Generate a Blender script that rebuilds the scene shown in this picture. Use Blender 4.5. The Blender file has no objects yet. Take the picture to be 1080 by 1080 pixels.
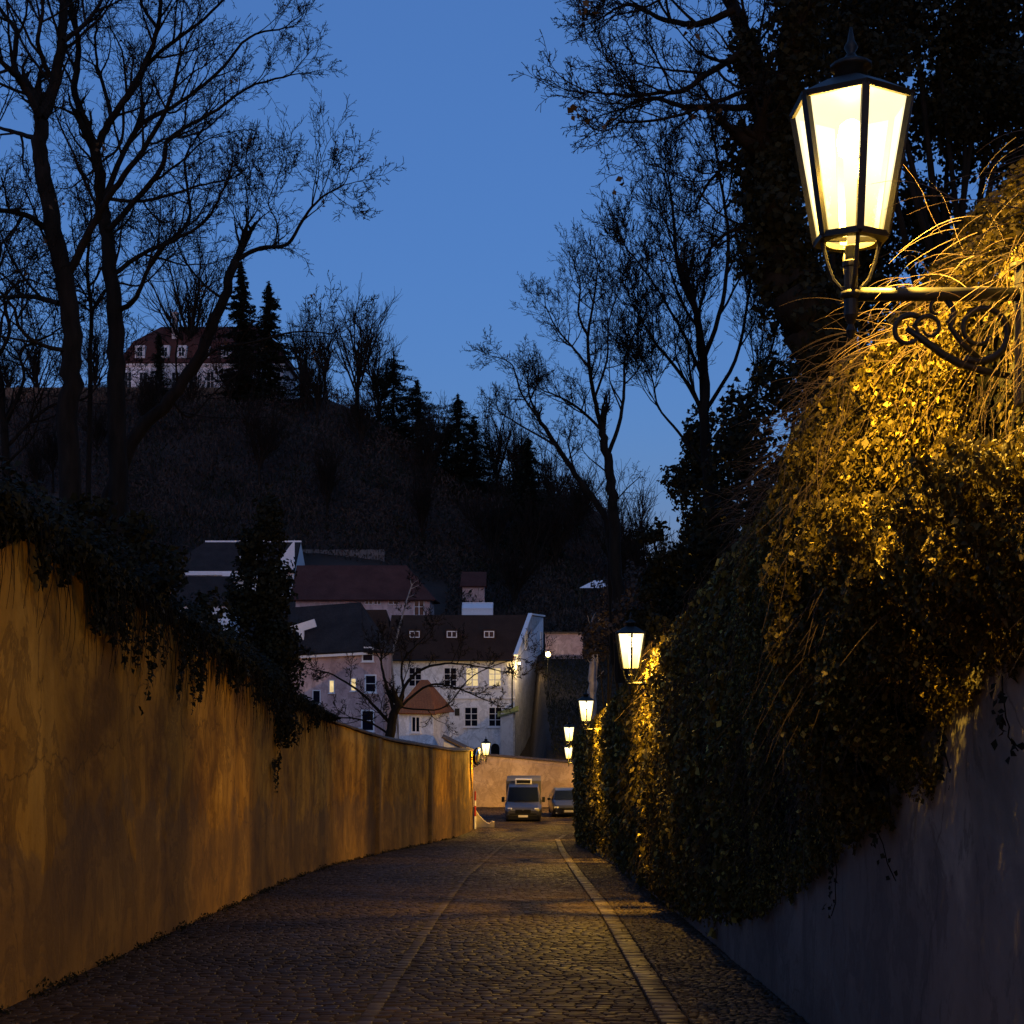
import bpy, bmesh, math, random
import numpy as np
from mathutils import Vector, Matrix, noise
C = bpy.context.scene.collection
R = math.radians
F = 1500.0
def P(px, py, Y):
    return Vector(((px-540)*Y/F, Y, (690-py)*Y/F))
def lerp(a, b, t): return a+(b-a)*t
def interp(x, pts):
    if x <= pts[0][0]: return pts[0][1]
    for (a, va), (b, vb) in zip(pts, pts[1:]):
        if x <= b: return lerp(va, vb, (x-a)/(b-a))
    return pts[-1][1]
def sstep(t):
    t = max(0., min(1., t)); return t*t*(3-2*t)

# ---------------------------------------------------------------- materials
class NT:
    def __init__(s, name):
        s.m = bpy.data.materials.new(name); s.m.use_nodes = True
        s.n = s.m.node_tree.nodes; s.l = s.m.node_tree.links
        s.b = s.n['Principled BSDF']
        s.out = s.n['Material Output']
    def new(s, t, **k):
        x = s.n.new(t)
        for a, v in k.items():
            if a in x.inputs: x.inputs[a].default_value = v
            else: setattr(x, a, v)
        return x
    def link(s, a, b): s.l.new(a, b)
    def coords(s, scale=(1,1,1), kind='Object'):
        tc = s.new('ShaderNodeTexCoord'); mp = s.new('ShaderNodeMapping')
        mp.inputs['Scale'].default_value = scale
        s.link(tc.outputs[kind], mp.inputs['Vector']); return mp.outputs['Vector']
    def noise(s, vec, scale, detail=4, rough=.55, dist=0):
        n = s.new('ShaderNodeTexNoise'); n.inputs['Scale'].default_value = scale
        n.inputs['Detail'].default_value = detail; n.inputs['Roughness'].default_value = rough
        n.inputs['Distortion'].default_value = dist
        s.link(vec, n.inputs['Vector']); return n.outputs['Fac']
    def ramp(s, fac, stops):
        r = s.new('ShaderNodeValToRGB'); e = r.color_ramp.elements
        while len(e) < len(stops): e.new(.5)
        for el, (p, c) in zip(e, stops):
            el.position = p; el.color = (*c, 1) if len(c) == 3 else c
        s.link(fac, r.inputs['Fac']); return r.outputs['Color']
    def mix(s, fac, a, b, mode='MIX'):
        m = s.new('ShaderNodeMix'); m.data_type = 'RGBA'; m.blend_type = mode
        for i, v in ((0, fac), (6, a), (7, b)):
            if isinstance(v, (int, float)): m.inputs[i].default_value = v
            elif isinstance(v, tuple): m.inputs[i].default_value = (*v, 1)
            else: s.link(v, m.inputs[i])
        return m.outputs[2]
    def bump(s, h, strength=.5, dist=.02, prev=None):
        b = s.new('ShaderNodeBump'); b.inputs['Strength'].default_value = strength
        b.inputs['Distance'].default_value = dist; s.link(h, b.inputs['Height'])
        if prev: s.link(prev, b.inputs['Normal'])
        s.link(b.outputs['Normal'], s.b.inputs['Normal']); return b.outputs['Normal']

def rough_mat(name, c1, c2, scale=5, rough=.85, bump=.3, bdist=.01, metal=0, stretch=(1,1,1), spec=.5):
    t = NT(name); v = t.coords(stretch)
    f = t.noise(v, scale, 6)
    col = t.ramp(f, [(.3, c1), (.7, c2)])
    t.link(col, t.b.inputs['Base Color'])
    t.b.inputs['Roughness'].default_value = rough; t.b.inputs['Metallic'].default_value = metal
    t.b.inputs['Specular IOR Level'].default_value = spec
    if bump: t.bump(t.noise(v, scale*4, 6), bump, bdist)
    return t.m

def leaf_mat(name, c1, c2, c3, rough=.5, trans=.25, scale=2.5, seed_attr=True):
    t = NT(name)
    at = t.new('ShaderNodeAttribute', attribute_name='rnd')
    col = t.ramp(at.outputs['Fac'], [(0, c1), (.6, c2), (1, c3)])
    v = t.coords(); f = t.noise(v, scale, 3)
    col = t.mix(t.ramp(f, [(.35, (0,0,0)), (.65, (.45,.45,.45))]), col, c2)
    t.link(col, t.b.inputs['Base Color'])
    t.b.inputs['Roughness'].default_value = rough
    t.b.inputs['Specular IOR Level'].default_value = .2
    tr = t.new('ShaderNodeBsdfTranslucent'); t.link(col, tr.inputs['Color'])
    mx = t.new('ShaderNodeMixShader'); mx.inputs[0].default_value = trans
    t.link(t.b.outputs[0], mx.inputs[1]); t.link(tr.outputs[0], mx.inputs[2])
    t.link(mx.outputs[0], t.out.inputs['Surface'])
    return t.m

def plaster(name, base, dark, light, streak=1.0, damp=(.10,.07,.05), zbase=None):
    """old lime plaster: blotches, vertical run marks, damp rising from the foot, patches of fallen skin"""
    t = NT(name); v = t.coords()
    big = t.noise(v, .55, 6, .6, .4)
    col = t.ramp(big, [(.36, dark), (.5, base), (.64, light)])
    vs = t.coords((1.1, 1.1, .16))
    st = t.noise(vs, .75, 5, .6, .6)
    col = t.mix(t.ramp(st, [(.42, (0,0,0)), (.68, (.6*streak,)*3)]), col, tuple(c*.5 for c in dark))
    fine = t.noise(v, 9, 6, .6)
    col = t.mix(t.ramp(fine, [(.48, (0,0,0)), (.75, (.35,)*3)]), col, tuple(c*.6 for c in base))
    pt = t.noise(t.coords((1,1,.7)), 1.6, 8, .7, .8)
    col = t.mix(t.ramp(pt, [(.49, (0,0,0)), (.53, (.55,)*3), (.62, (.22,)*3)]), col, tuple(c*.55 for c in dark))
    cr = t.new('ShaderNodeTexVoronoi', feature='DISTANCE_TO_EDGE'); cr.inputs['Scale'].default_value = .55
    wp = t.new('ShaderNodeMix'); wp.data_type = 'VECTOR'; wp.inputs[0].default_value = .35
    wn = t.new('ShaderNodeTexNoise'); wn.inputs['Scale'].default_value = 2.5; wn.inputs['Detail'].default_value = 6; t.link(v, wn.inputs['Vector'])
    t.link(v, wp.inputs[4]); t.link(wn.outputs['Color'], wp.inputs[5]); t.link(wp.outputs[1], cr.inputs['Vector'])
    col = t.mix(t.ramp(cr.outputs['Distance'], [(0, (.6,)*3), (.006, (0,0,0))]), col, tuple(c*.3 for c in dark))
    # damp near the foot: uv.y holds height above the street
    uv = t.new('ShaderNodeUVMap'); sp = t.new('ShaderNodeSeparateXYZ'); t.link(uv.outputs[0], sp.inputs[0])
    nz = t.noise(t.coords((1.0,1.0,1.1)), .75, 6, .62, .8)
    ma = t.new('ShaderNodeMath', operation='MULTIPLY_ADD'); t.link(nz, ma.inputs[0]); ma.inputs[1].default_value = -3.4; t.link(sp.outputs['Y'], ma.inputs[2])
    dm = t.ramp(ma.outputs[0], [(0, (.55,)*3), (.12, (.34,)*3), (.24, (.12,)*3), (.7, (0,0,0))])
    col = t.mix(dm, col, damp)
    t.link(col, t.b.inputs['Base Color']); t.b.inputs['Roughness'].default_value = .92
    t.b.inputs['Specular IOR Level'].default_value = .2
    n1 = t.bump(t.noise(v, 14, 8, .65), .5, .012)
    t.bump(big, .6, .12, n1)
    return t.m

def simple(name, col, rough=.5, metal=0, spec=.5, coat=0):
    t = NT(name); v = t.coords()
    f = t.noise(v, 6, 4)
    t.link(t.mix(t.ramp(f, [(.3, (0,0,0)), (.8, (.35,)*3)]), col, tuple(c*.6 for c in col)), t.b.inputs['Base Color'])
    t.b.inputs['Roughness'].default_value = rough; t.b.inputs['Metallic'].default_value = metal
    t.b.inputs['Specular IOR Level'].default_value = spec; t.b.inputs['Coat Weight'].default_value = coat
    return t.m

def emis(name, col, strength, tr=0, grad=None):
    t = NT(name); t.n.remove(t.b)
    e = t.new('ShaderNodeEmission'); e.inputs[0].default_value = (*col, 1); e.inputs[1].default_value = strength
    o = e.outputs[0]
    if grad:
        f = t.noise(t.coords(), grad, 3)
        t.link(t.mix(f, col, tuple(c*.35 for c in col)), e.inputs[0])
    if tr:
        g = t.new('ShaderNodeBsdfTransparent'); mx = t.new('ShaderNodeMixShader'); mx.inputs[0].default_value = tr
        t.link(o, mx.inputs[1]); t.link(g.outputs[0], mx.inputs[2]); o = mx.outputs[0]
    t.link(o, t.out.inputs['Surface']); return t.m

def roof_mat(name, c1, c2, pitch=.33):
    t = NT(name); v = t.coords()
    f = t.noise(v, .8, 6); g = t.noise(v, 12, 4)
    col = t.ramp(f, [(.3, c1), (.7, c2)])
    col = t.mix(t.ramp(g, [(.4, (0,0,0)), (.7, (.6,)*3)]), col, tuple(c*.5 for c in c1))
    t.link(col, t.b.inputs['Base Color']); t.b.inputs['Roughness'].default_value = .95; t.b.inputs['Specular IOR Level'].default_value = .08
    w = t.new('ShaderNodeTexWave', bands_direction='X'); w.inputs['Scale'].default_value = 1/pitch; w.inputs['Distortion'].default_value = .3
    t.link(v, w.inputs['Vector']); t.bump(w.outputs['Fac'], .5, .05)
    return t.m

M = {}
M['ochre'] = plaster('ochre_plaster', (.47,.245,.026), (.17,.080,.013), (.64,.36,.055))
M['greywall'] = plaster('grey_plaster', (.26,.25,.20), (.15,.145,.12), (.36,.345,.28), 1.0, (.12,.11,.11))
M['endwall'] = plaster('pale_plaster', (.46,.34,.27), (.38,.27,.20), (.52,.39,.31), .35, (.20,.13,.09))
M['white'] = plaster('white_plaster', (.80,.80,.82), (.70,.70,.72), (.84,.84,.86), .25, (.45,.42,.4))
M['pinkwall'] = plaster('pink_plaster', (.52,.36,.34), (.42,.28,.27), (.60,.44,.41), .5, (.3,.2,.2))
M['trim'] = simple('pale_trim', (.72,.71,.72), .7)
M['roof_dark'] = roof_mat('brown_roof', (.045,.022,.014), (.07,.036,.022))
M['roof_slate'] = roof_mat('slate_roof', (.026,.022,.022), (.045,.038,.036))
M['roof_red'] = roof_mat('red_roof', (.065,.028,.024), (.10,.044,.036))
M['roof_orange'] = roof_mat('orange_roof', (.28,.10,.045), (.36,.14,.06))
M['coping'] = rough_mat('coping_tile', (.05,.035,.025), (.12,.08,.05), 6, .9, .6, .02)
M['bark'] = rough_mat('dark_bark', (.007,.006,.005), (.017,.014,.011), 8, .95, .8, .02, stretch=(1,1,.25), spec=.08)
M['bark_warm'] = rough_mat('twig_bark', (.05,.032,.02), (.09,.06,.038), 8, .95, 0)
M['bark_pale'] = rough_mat('pale_bark', (.14,.12,.11), (.32,.29,.27), 3, .9, .5, .02, stretch=(1,1,.6))
M['iron'] = rough_mat('painted_iron', (.006,.006,.006), (.014,.015,.013), 30, .5, .15, .002, .1, spec=.3)
M['glass_dark'] = simple('window_glass', (.004,.006,.014), .12, 0, .12)
M['asphalt'] = rough_mat('mortar_joint', (.016,.013,.011), (.035,.028,.023), 14, .95, .6, .01, spec=.15)
def sett_mat(name, a, b, c, rough):
    t = NT(name); at = t.new('ShaderNodeAttribute', attribute_name='rnd')
    col = t.ramp(at.outputs['Fac'], [(0, a), (.5, b), (1, c)])
    v = t.coords(); g = t.noise(v, .35, 4, .6)
    col = t.mix(t.ramp(g, [(.4, (0,0,0)), (.65, (.55,)*3)]), col, tuple(x*.4 for x in a))
    t.link(col, t.b.inputs['Base Color'])
    t.link(t.ramp(t.noise(v, 3, 3), [(.3, (rough-.1,)*3), (.7, (rough+.18,)*3)]), t.b.inputs['Roughness'])
    t.b.inputs['Specular IOR Level'].default_value = .10
    t.bump(t.noise(v, 60, 4), .4, .003); return t.m
M['sett'] = sett_mat('granite_sett', (.020,.013,.010), (.034,.023,.017), (.060,.042,.031), .55)
M['sett_small'] = sett_mat('mosaic_sett', (.030,.021,.015), (.050,.037,.027), (.09,.068,.050), .6)
M['kerbstone'] = sett_mat('kerb_stone', (.035,.027,.021), (.065,.05,.04), (.11,.086,.067), .5)
M['gutterstone'] = sett_mat('gutter_stone', (.032,.024,.019), (.05,.037,.030), (.075,.058,.046), .6)
M['soil'] = rough_mat('soil', (.012,.010,.008), (.035,.028,.020), 2, 1, .6, .05, spec=.1)
M['hill'] = rough_mat('hill_grass', (.024,.021,.020), (.055,.046,.042), .12, 1, .8, .4, spec=.05)
M['ivy'] = leaf_mat('ivy_leaf', (.016,.015,.004), (.095,.072,.012), (.70,.54,.11), .6)
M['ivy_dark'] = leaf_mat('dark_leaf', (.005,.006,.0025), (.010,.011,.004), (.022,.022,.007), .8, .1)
M['conifer'] = leaf_mat('conifer_needle', (.008,.012,.007), (.014,.02,.011), (.03,.036,.02), .7, .1)
M['brush'] = leaf_mat('bare_brush', (.030,.022,.018), (.042,.032,.027), (.058,.045,.038), .9, .05, .08)
M['dry'] = leaf_mat('dry_leaf', (.05,.03,.015), (.09,.055,.025), (.14,.09,.04), .8, .2)
M['pane_lamp'] = emis('lit_lamp_glass', (1,.72,.27), 1.3, .6)
def glow_grad(m):
    t = m.node_tree; e = [n for n in t.nodes if n.type == 'EMISSION'][0]
    tc = t.nodes.new('ShaderNodeTexCoord'); sp = t.nodes.new('ShaderNodeSeparateXYZ'); mr = t.nodes.new('ShaderNodeMapRange')
    mr.inputs['From Min'].default_value = .22; mr.inputs['From Max'].default_value = .62
    nz = t.nodes.new('ShaderNodeTexNoise'); nz.inputs['Scale'].default_value = 7; ad = t.nodes.new('ShaderNodeMath'); ad.operation = 'MULTIPLY_ADD'; ad.inputs[1].default_value = .35
    cr = t.nodes.new('ShaderNodeValToRGB'); els = cr.color_ramp.elements; els[0].color = (.62,.40,.085,1); els[1].color = (1,.82,.45,1); els[0].position = .12; els[1].position = .95
    t.links.new(tc.outputs['Object'], sp.inputs[0]); t.links.new(sp.outputs['Z'], mr.inputs['Value']); t.links.new(tc.outputs['Object'], nz.inputs['Vector'])
    t.links.new(nz.outputs['Fac'], ad.inputs[0]); t.links.new(mr.outputs[0], ad.inputs[2]); t.links.new(ad.outputs[0], cr.inputs['Fac']); t.links.new(cr.outputs[0], e.inputs['Color'])
glow_grad(M['pane_lamp'])
M['bulb'] = emis('glowing_mantle', (1,.80,.42), 25)
M['window_lit'] = emis('lit_window', (1,.74,.36), .42, 0, 3)
M['window_dim'] = emis('dim_lit_window', (1,.62,.22), .35, 0, 3)
M['silver'] = simple('grey_metallic_paint', (.055,.055,.065), .35, .5, .5, .6)
M['boxwhite'] = simple('cargo_box_panel', (.06,.055,.055), .6)
M['darkpaint'] = simple('dark_blue_paint', (.008,.009,.016), .3, .0, .4, .2)
M['black'] = simple('black_plastic', (.006,.006,.007), .7, 0, .15)
M['rubber'] = simple('tyre_rubber', (.015,.015,.015), .85)
M['chrome'] = simple('bright_metal', (.6,.6,.6), .2, 1)
M['lens'] = simple('headlight_lens', (.8,.8,.82), .3, .4, .8, 1)
M['plate'] = simple('number_plate', (.62,.58,.5), .4)
M['mirror'] = simple('mirror_glass', (.7,.72,.75), .05, 1)
M['green'] = simple('green_metal', (.10,.13,.05), .5, .2)
M['concrete'] = rough_mat('pale_concrete', (.42,.34,.20), (.55,.45,.28), 5, .9, .3, .01)
M['signred'] = simple('red_paint', (.35,.03,.02), .5)

# ---------------------------------------------------------------- mesh helpers
def link(name, me, mat, parent=None, smooth=False):
    o = bpy.data.objects.new(name, me); C.objects.link(o)
    if mat: me.materials.append(mat)
    if parent: o.parent = parent
    if smooth: me.polygons.foreach_set('use_smooth', [True]*len(me.polygons))
    return o
def tag(o, label=None, cat=None, group=None, kind=None):
    if label: o['label'] = label
    if cat: o['category'] = cat
    if group: o['group'] = group
    if kind: o['kind'] = kind
    return o
def thing(name, label, cat, loc=(0,0,0), rotz=0, group=None):
    o = bpy.data.objects.new(name, None); C.objects.link(o); o.empty_display_size = .2
    o.location = loc; o.rotation_euler = (0,0,rotz)
    return tag(o, label, cat, group)
def dup(root, loc=None, rotz=None, label=None, group=None, scale=None):
    def rec(o, par):
        c = o.copy(); C.objects.link(c); c.parent = par
        for ch in kids.get(o.name, []): rec(ch, c)
        return c
    kids = {}
    for o in bpy.data.objects:
        if o.parent: kids.setdefault(o.parent.name, []).append(o)
    r = rec(root, None)
    if loc is not None: r.location = loc
    if rotz is not None: r.rotation_euler = (0,0,rotz)
    if scale: r.scale = (scale,)*3
    if label: r['label'] = label
    if group: r['group'] = group
    return r

def np_mesh(name, V, Fc, rnd=None):
    """V (n,3), Fc (m,k) -> mesh; rnd: per-face value stored as 'rnd'"""
    V = np.asarray(V, np.float32); Fc = np.asarray(Fc, np.int32)
    me = bpy.data.meshes.new(name); m, k = Fc.shape
    me.vertices.add(len(V)); me.vertices.foreach_set('co', V.ravel())
    me.loops.add(m*k); me.loops.foreach_set('vertex_index', Fc.ravel())
    me.polygons.add(m); me.polygons.foreach_set('loop_start', np.arange(0, m*k, k, dtype=np.int32))
    me.polygons.foreach_set('loop_total', np.full(m, k, np.int32))
    if rnd is not None:
        a = me.attributes.new('rnd', 'FLOAT', 'FACE'); a.data.foreach_set('value', np.asarray(rnd, np.float32))
    me.update(calc_edges=True); return me

class MB:
    def __init__(s): s.v = []; s.f = []
    def quad(s, *p):
        n = len(s.v); s.v += [tuple(q) for q in p]; s.f.append(tuple(range(n, n+len(p)))); return s
    def box(s, c, d, rot=None):
        n = len(s.v); hx, hy, hz = d[0]/2, d[1]/2, d[2]/2
        for x in (-hx, hx):
            for y in (-hy, hy):
                for z in (-hz, hz):
                    q = Vector((x, y, z))
                    if rot: q = rot @ q
                    s.v.append((c[0]+q.x, c[1]+q.y, c[2]+q.z))
        for f in ((0,1,3,2), (4,6,7,5), (0,4,5,1), (2,3,7,6), (0,2,6,4), (1,5,7,3)): s.f.append(tuple(n+i for i in f))
        return s
    def b(s, x0, x1, y0, y1, z0, z1): return s.box(((x0+x1)/2, (y0+y1)/2, (z0+z1)/2), (abs(x1-x0), abs(y1-y0), abs(z1-z0)))
    def bar(s, a, b, w, h=None):
        a = Vector(a); b = Vector(b); d = b-a; h = h or w
        q = d.to_track_quat('Z', 'Y').to_matrix()
        return s.box((a+b)/2, (w, h, d.length), q)
    def tube(s, pts, rad, n=8, cap=True):
        pts = [Vector(p) for p in pts]
        if not hasattr(rad, '__len__'): rad = [rad]*len(pts)
        base = len(s.v); prev = None
        for i, p in enumerate(pts):
            d = (pts[min(i+1, len(pts)-1)]-pts[max(i-1, 0)])
            if d.length < 1e-9: d = Vector((0,0,1))
            d.normalize()
            if prev is None:
                a = Vector((1,0,0)) if abs(d.x) < .8 else Vector((0,1,0))
            else: a = prev
            a = (a-d*a.dot(d)).normalized(); prev = a; b = d.cross(a)
            for k in range(n):
                t = 2*math.pi*k/n; q = p+(a*math.cos(t)+b*math.sin(t))*rad[i]; s.v.append(tuple(q))
        for i in range(len(pts)-1):
            for k in range(n):
                s.f.append((base+i*n+k, base+i*n+(k+1) % n, base+(i+1)*n+(k+1) % n, base+(i+1)*n+k))
        if cap:
            s.f.append(tuple(base+k for k in reversed(range(n)))); s.f.append(tuple(base+(len(pts)-1)*n+k for k in range(n)))
        return s
    def lathe(s, prof, c=(0,0,0), n=12, phase=0):
        base = len(s.v)
        for r, z in prof:
            for k in range(n):
                t = 2*math.pi*k/n+phase; s.v.append((c[0]+r*math.cos(t), c[1]+r*math.sin(t), c[2]+z))
        for i in range(len(prof)-1):
            for k in range(n):
                s.f.append((base+i*n+k, base+i*n+(k+1) % n, base+(i+1)*n+(k+1) % n, base+(i+1)*n+k))
        s.f.append(tuple(base+k for k in reversed(range(n)))); s.f.append(tuple(base+(len(prof)-1)*n+k for k in range(n)))
        return s
    def obj(s, name, mat, parent=None, smooth=False, bevel=0):
        me = bpy.data.meshes.new(name); me.from_pydata(s.v, [], s.f); me.update()
        o = link(name, me, mat, parent, smooth)
        if bevel:
            m = o.modifiers.new('bevel', 'BEVEL'); m.width = bevel; m.segments = 2; m.limit_method = 'ANGLE'
        return o

# ---------------------------------------------------------------- street geometry
def zroad(y):
    return interp(y, [(-10,-.75), (0,-1.75), (60,-7.75), (66,-8.2), (74,-8.63), (88,-9.45), (110,-9.6)])
XL = [(-10,-4.0), (0,-4.05), (11.7,-4.2), (18.4,-4.41), (30,-4.7), (36,-4.62), (43.7,-4.08), (54,-3.05), (65,-1.97), (68,-1.85)]
XR = [(-10,2.2), (0,2.25), (10,2.28), (22,2.5), (39,2.62), (50,2.42), (53,2.42), (54,3.0), (72,3.5), (76,3.6)]
def xl(y): return interp(y, XL)
def xr(y): return interp(y, XR)
def hl(y): return interp(y, [(-10,4.0), (11.7,4.0), (18.4,3.95), (33,3.65), (46,3.5), (68,3.7)])
def hr(y): return interp(y, [(-10,3.7), (20,3.7), (60,3.5), (76,3.4)])
CREST = [(-500,34), (-120,38), (-79,39.6), (-29,40), (-20.5,36), (-13,30), (-6,27), (3,25.5), (9,25), (15,20.5), (23,11), (32,6), (79,2), (500,0)]
def valley(x, y):
    """ground beyond the junction"""
    cr = interp(x*220/max(y, 60), CREST)
    low = interp(y, [(88,-9.45), (116,-9.6), (134,-6.5)])
    t = (y-118)/(220-118)
    h = lerp(low, cr, sstep(t)*.55+max(0, min(1, t))*.45)
    if y > 220: h = cr+min(0, -(y-226)*.12)
    if x > 2.2 and y > 88.6:
        g = interp(y, [(88,-6.7), (110,-3.7), (125,-.4), (140,1.5), (180,6), (220,10)])
        h = max(h, g)
    return h+(noise.noise(Vector((x*.05, y*.05, 0)))*2.5*sstep((y-135)/40))
def ground_z(x, y):
    if y >= 88.3: return valley(x, y)
    if y < 68 and x < xl(y)-.2:
        top = zroad(y)+hl(y)
        g = interp(y, [(0, -.7), (30,-.9), (50,-2.2), (68,-3.2)])
        return top+g-min(3, max(0, (-x-6))*.12)
    if y < 76 and x > xr(y)+.2:
        top = zroad(y)+hr(y)
        return top-.25+min(9, (x-xr(y))*.55)+min(.8, (x-xr(y)-.2)*.5)
    if x > xr(76)+.2 and y >= 76: return zroad(y)
    return zroad(y)
ys = [-12]+[i*2. for i in range(-5, 33)]+[66, 67.7, 68.1, 70, 72, 74, 75.8, 76.2, 80, 84, 87.9, 88.5, 92, 97, 103, 110, 116, 122, 128, 134]+[140+i*7 for i in range(0, 16)]+[262, 290, 340, 420, 560, 800]
cols_l = [-600, -350, -220, -160, -125, -100, -85, -72, -62, -53, -46, -40, -35, -30, -26, -22, -18, -15, -12, -9.5, -7.5, -6]
cols_r = [4.8, 6, 7.5, 9, 11, 14, 18, 22, 27, 33, 40, 50, 62, 78, 100, 130, 180, 260, 400, 600]
V = []; rows = []
for y in ys:
    a = xl(min(y, 68)); b = xr(min(y, 76))
    f = sstep((y-88)/14)
    xs = cols_l+[a-.35, a-.12]+[lerp(a-.12, b+.12, k/8) for k in range(1, 8)]+[b+.12, b+.3]+cols_r
    rows.append(len(xs))
    for x in xs: V.append((x, y, ground_z(x, y)-.045))
nx = rows[0]
Fc = [(j*nx+i, j*nx+i+1, (j+1)*nx+i+1, (j+1)*nx+i) for j in range(len(ys)-1) for i in range(nx-1)]
g = link('ground', np_mesh('ground', V, Fc), M['soil'], smooth=False); tag(g, kind='structure')
me = g.data; me.materials.append(M['hill'])
for p in me.polygons:
    if p.center.y > 92: p.material_index = 1; p.use_smooth = True

# road: mortar bed (sheet) + individually modelled setts in the same mesh
def setts(x0f, x1f, ya, yb, depth, wmin, wmax, seed, name, mat, lift=0., jitter=.012, bed=True, stagger=True, height=.0, skip=None, gap=.006):
    rng = np.random.default_rng(seed)
    X0 = []; X1 = []; Y0 = []; Y1 = []
    y = ya
    while y < yb:
        d = depth*rng.uniform(.88, 1.12); xa = x0f(y); xb = x1f(y); x = xa-rng.uniform(0, wmin)*stagger
        while x < xb:
            w = rng.uniform(wmin, wmax); xx0 = max(x, xa); xx1 = min(x+w, xb)
            if xx1-xx0 > wmin*.35 and not (skip and skip((xx0+xx1)/2, y)):
                X0.append(xx0); X1.append(xx1); Y0.append(y); Y1.append(y+d)
            x += w
        y += d
    X0, X1, Y0, Y1 = map(np.array, (X0, X1, Y0, Y1)); n = len(X0)
    yc = (Y0+Y1)/2; zc = np.interp(yc, [-10, 0, 60, 66, 74, 88, 110], [-.75, -1.75, -7.75, -8.2, -8.63, -9.45, -9.6])
    sl = np.interp(yc, [59, 61, 67, 75], [-.1, -.075, -.06, -.058])
    dz = rng.normal(0, .0022, n)+lift; tx = rng.normal(0, .016, n); ty = rng.normal(0, .016, n)
    rings = []
    for inset, z in ((gap*.6, -.05), (gap*.6+.003, -.006), (gap*.6+.013, .0)):
        for sx, sy in ((0, 0), (1, 0), (1, 1), (0, 1)):
            x = np.where(sx, X1-inset, X0+inset)+rng.normal(0, jitter*.3, n)*(z > -.04); yy = np.where(sy, Y1-inset, Y0+inset)+rng.normal(0, jitter*.2, n)*(z > -.04)
            zz = zc+(yy-yc)*sl+dz+z+height*(z > -.04)+tx*(x-(X0+X1)/2)+ty*(yy-yc)
            rings.append(np.stack([x, yy, zz], 1))
    A = np.stack(rings, 1)  # n,12,3
    Vs = A.reshape(-1, 3); o = (np.arange(n)*12)[:, None]
    fs = []
    for r0 in (0, 4):
        for k in range(4): fs.append([r0+k, r0+(k+1) % 4, r0+4+(k+1) % 4, r0+4+k])
    fs.append([8, 9, 10, 11])
    Fq = (o[:, :, None]+np.array(fs)[None]).reshape(-1, 4)
    rnd = np.repeat(rng.beta(2, 2, n), 9)
    if bed:
        nb = 60; yy = np.linspace(ya, yb, nb); base = len(Vs)
        bv = []
        for q in yy:
            z = zroad(q)-.011
            bv += [(x0f(q), q, z), (x1f(q), q, z)]
        Vs = np.vstack([Vs, bv]); bf = [(base+2*i, base+2*i+1, base+2*i+3, base+2*i+2) for i in range(nb-1)]
        Fq = np.vstack([Fq, bf]); rnd = np.concatenate([rnd, np.zeros(nb-1)])
    me = np_mesh(name, Vs, Fq, rnd)
    ob = link(name, me, mat)
    if bed:
        me.materials.append(M['asphalt'])
        mi = np.zeros(len(Fq), np.int32); mi[-(nb-1):] = 1; me.polygons.foreach_set('material_index', mi)
    return ob
KR = [(-10,1.1), (11.2,1.27), (21.9,1.46), (30.9,1.50), (45,1.62), (58,1.86), (64,2.5)]
KL = [(-10,-1.25), (11.4,-1.14), (20.6,-1.12), (30.9,-1.03), (45,-.55), (55,-.18), (62,.2)]
def kr(y): return interp(y, KR)
def kl(y): return interp(y, KL)
rd = setts(lambda y: xl(min(y, 67.9)) if y < 68 else -16, lambda y: kr(y)-.125 if y < 62 else (xr(min(y,76)) if y < 76 else 16), -4, 87.9, .10, .12, .19, 3, 'road', M['sett'],
           skip=lambda x, y: y < 61 and abs(x-kl(y)) < .085)
tag(rd, kind='structure')
pv = setts(lambda y: kr(y)+.125, lambda y: xr(y), 1.5, 62, .085, .07, .10, 5, 'pavement', M['sett_small'], lift=.002, jitter=.03)
tag(pv, kind='structure')
kb = setts(lambda y: kr(y)-.12, lambda y: kr(y)+.12, 1.5, 62, .19, .23, .25, 7, 'kerb', M['kerbstone'], gap=.016, lift=.008, bed=False, stagger=False)
tag(kb, kind='structure')
ch = setts(lambda y: kl(y)-.075, lambda y: kl(y)+.075, 1.5, 61, .21, .14, .16, 8, 'gutter', M['gutterstone'], gap=.014, lift=.004, bed=False, stagger=False)
tag(ch, kind='structure')

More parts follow.
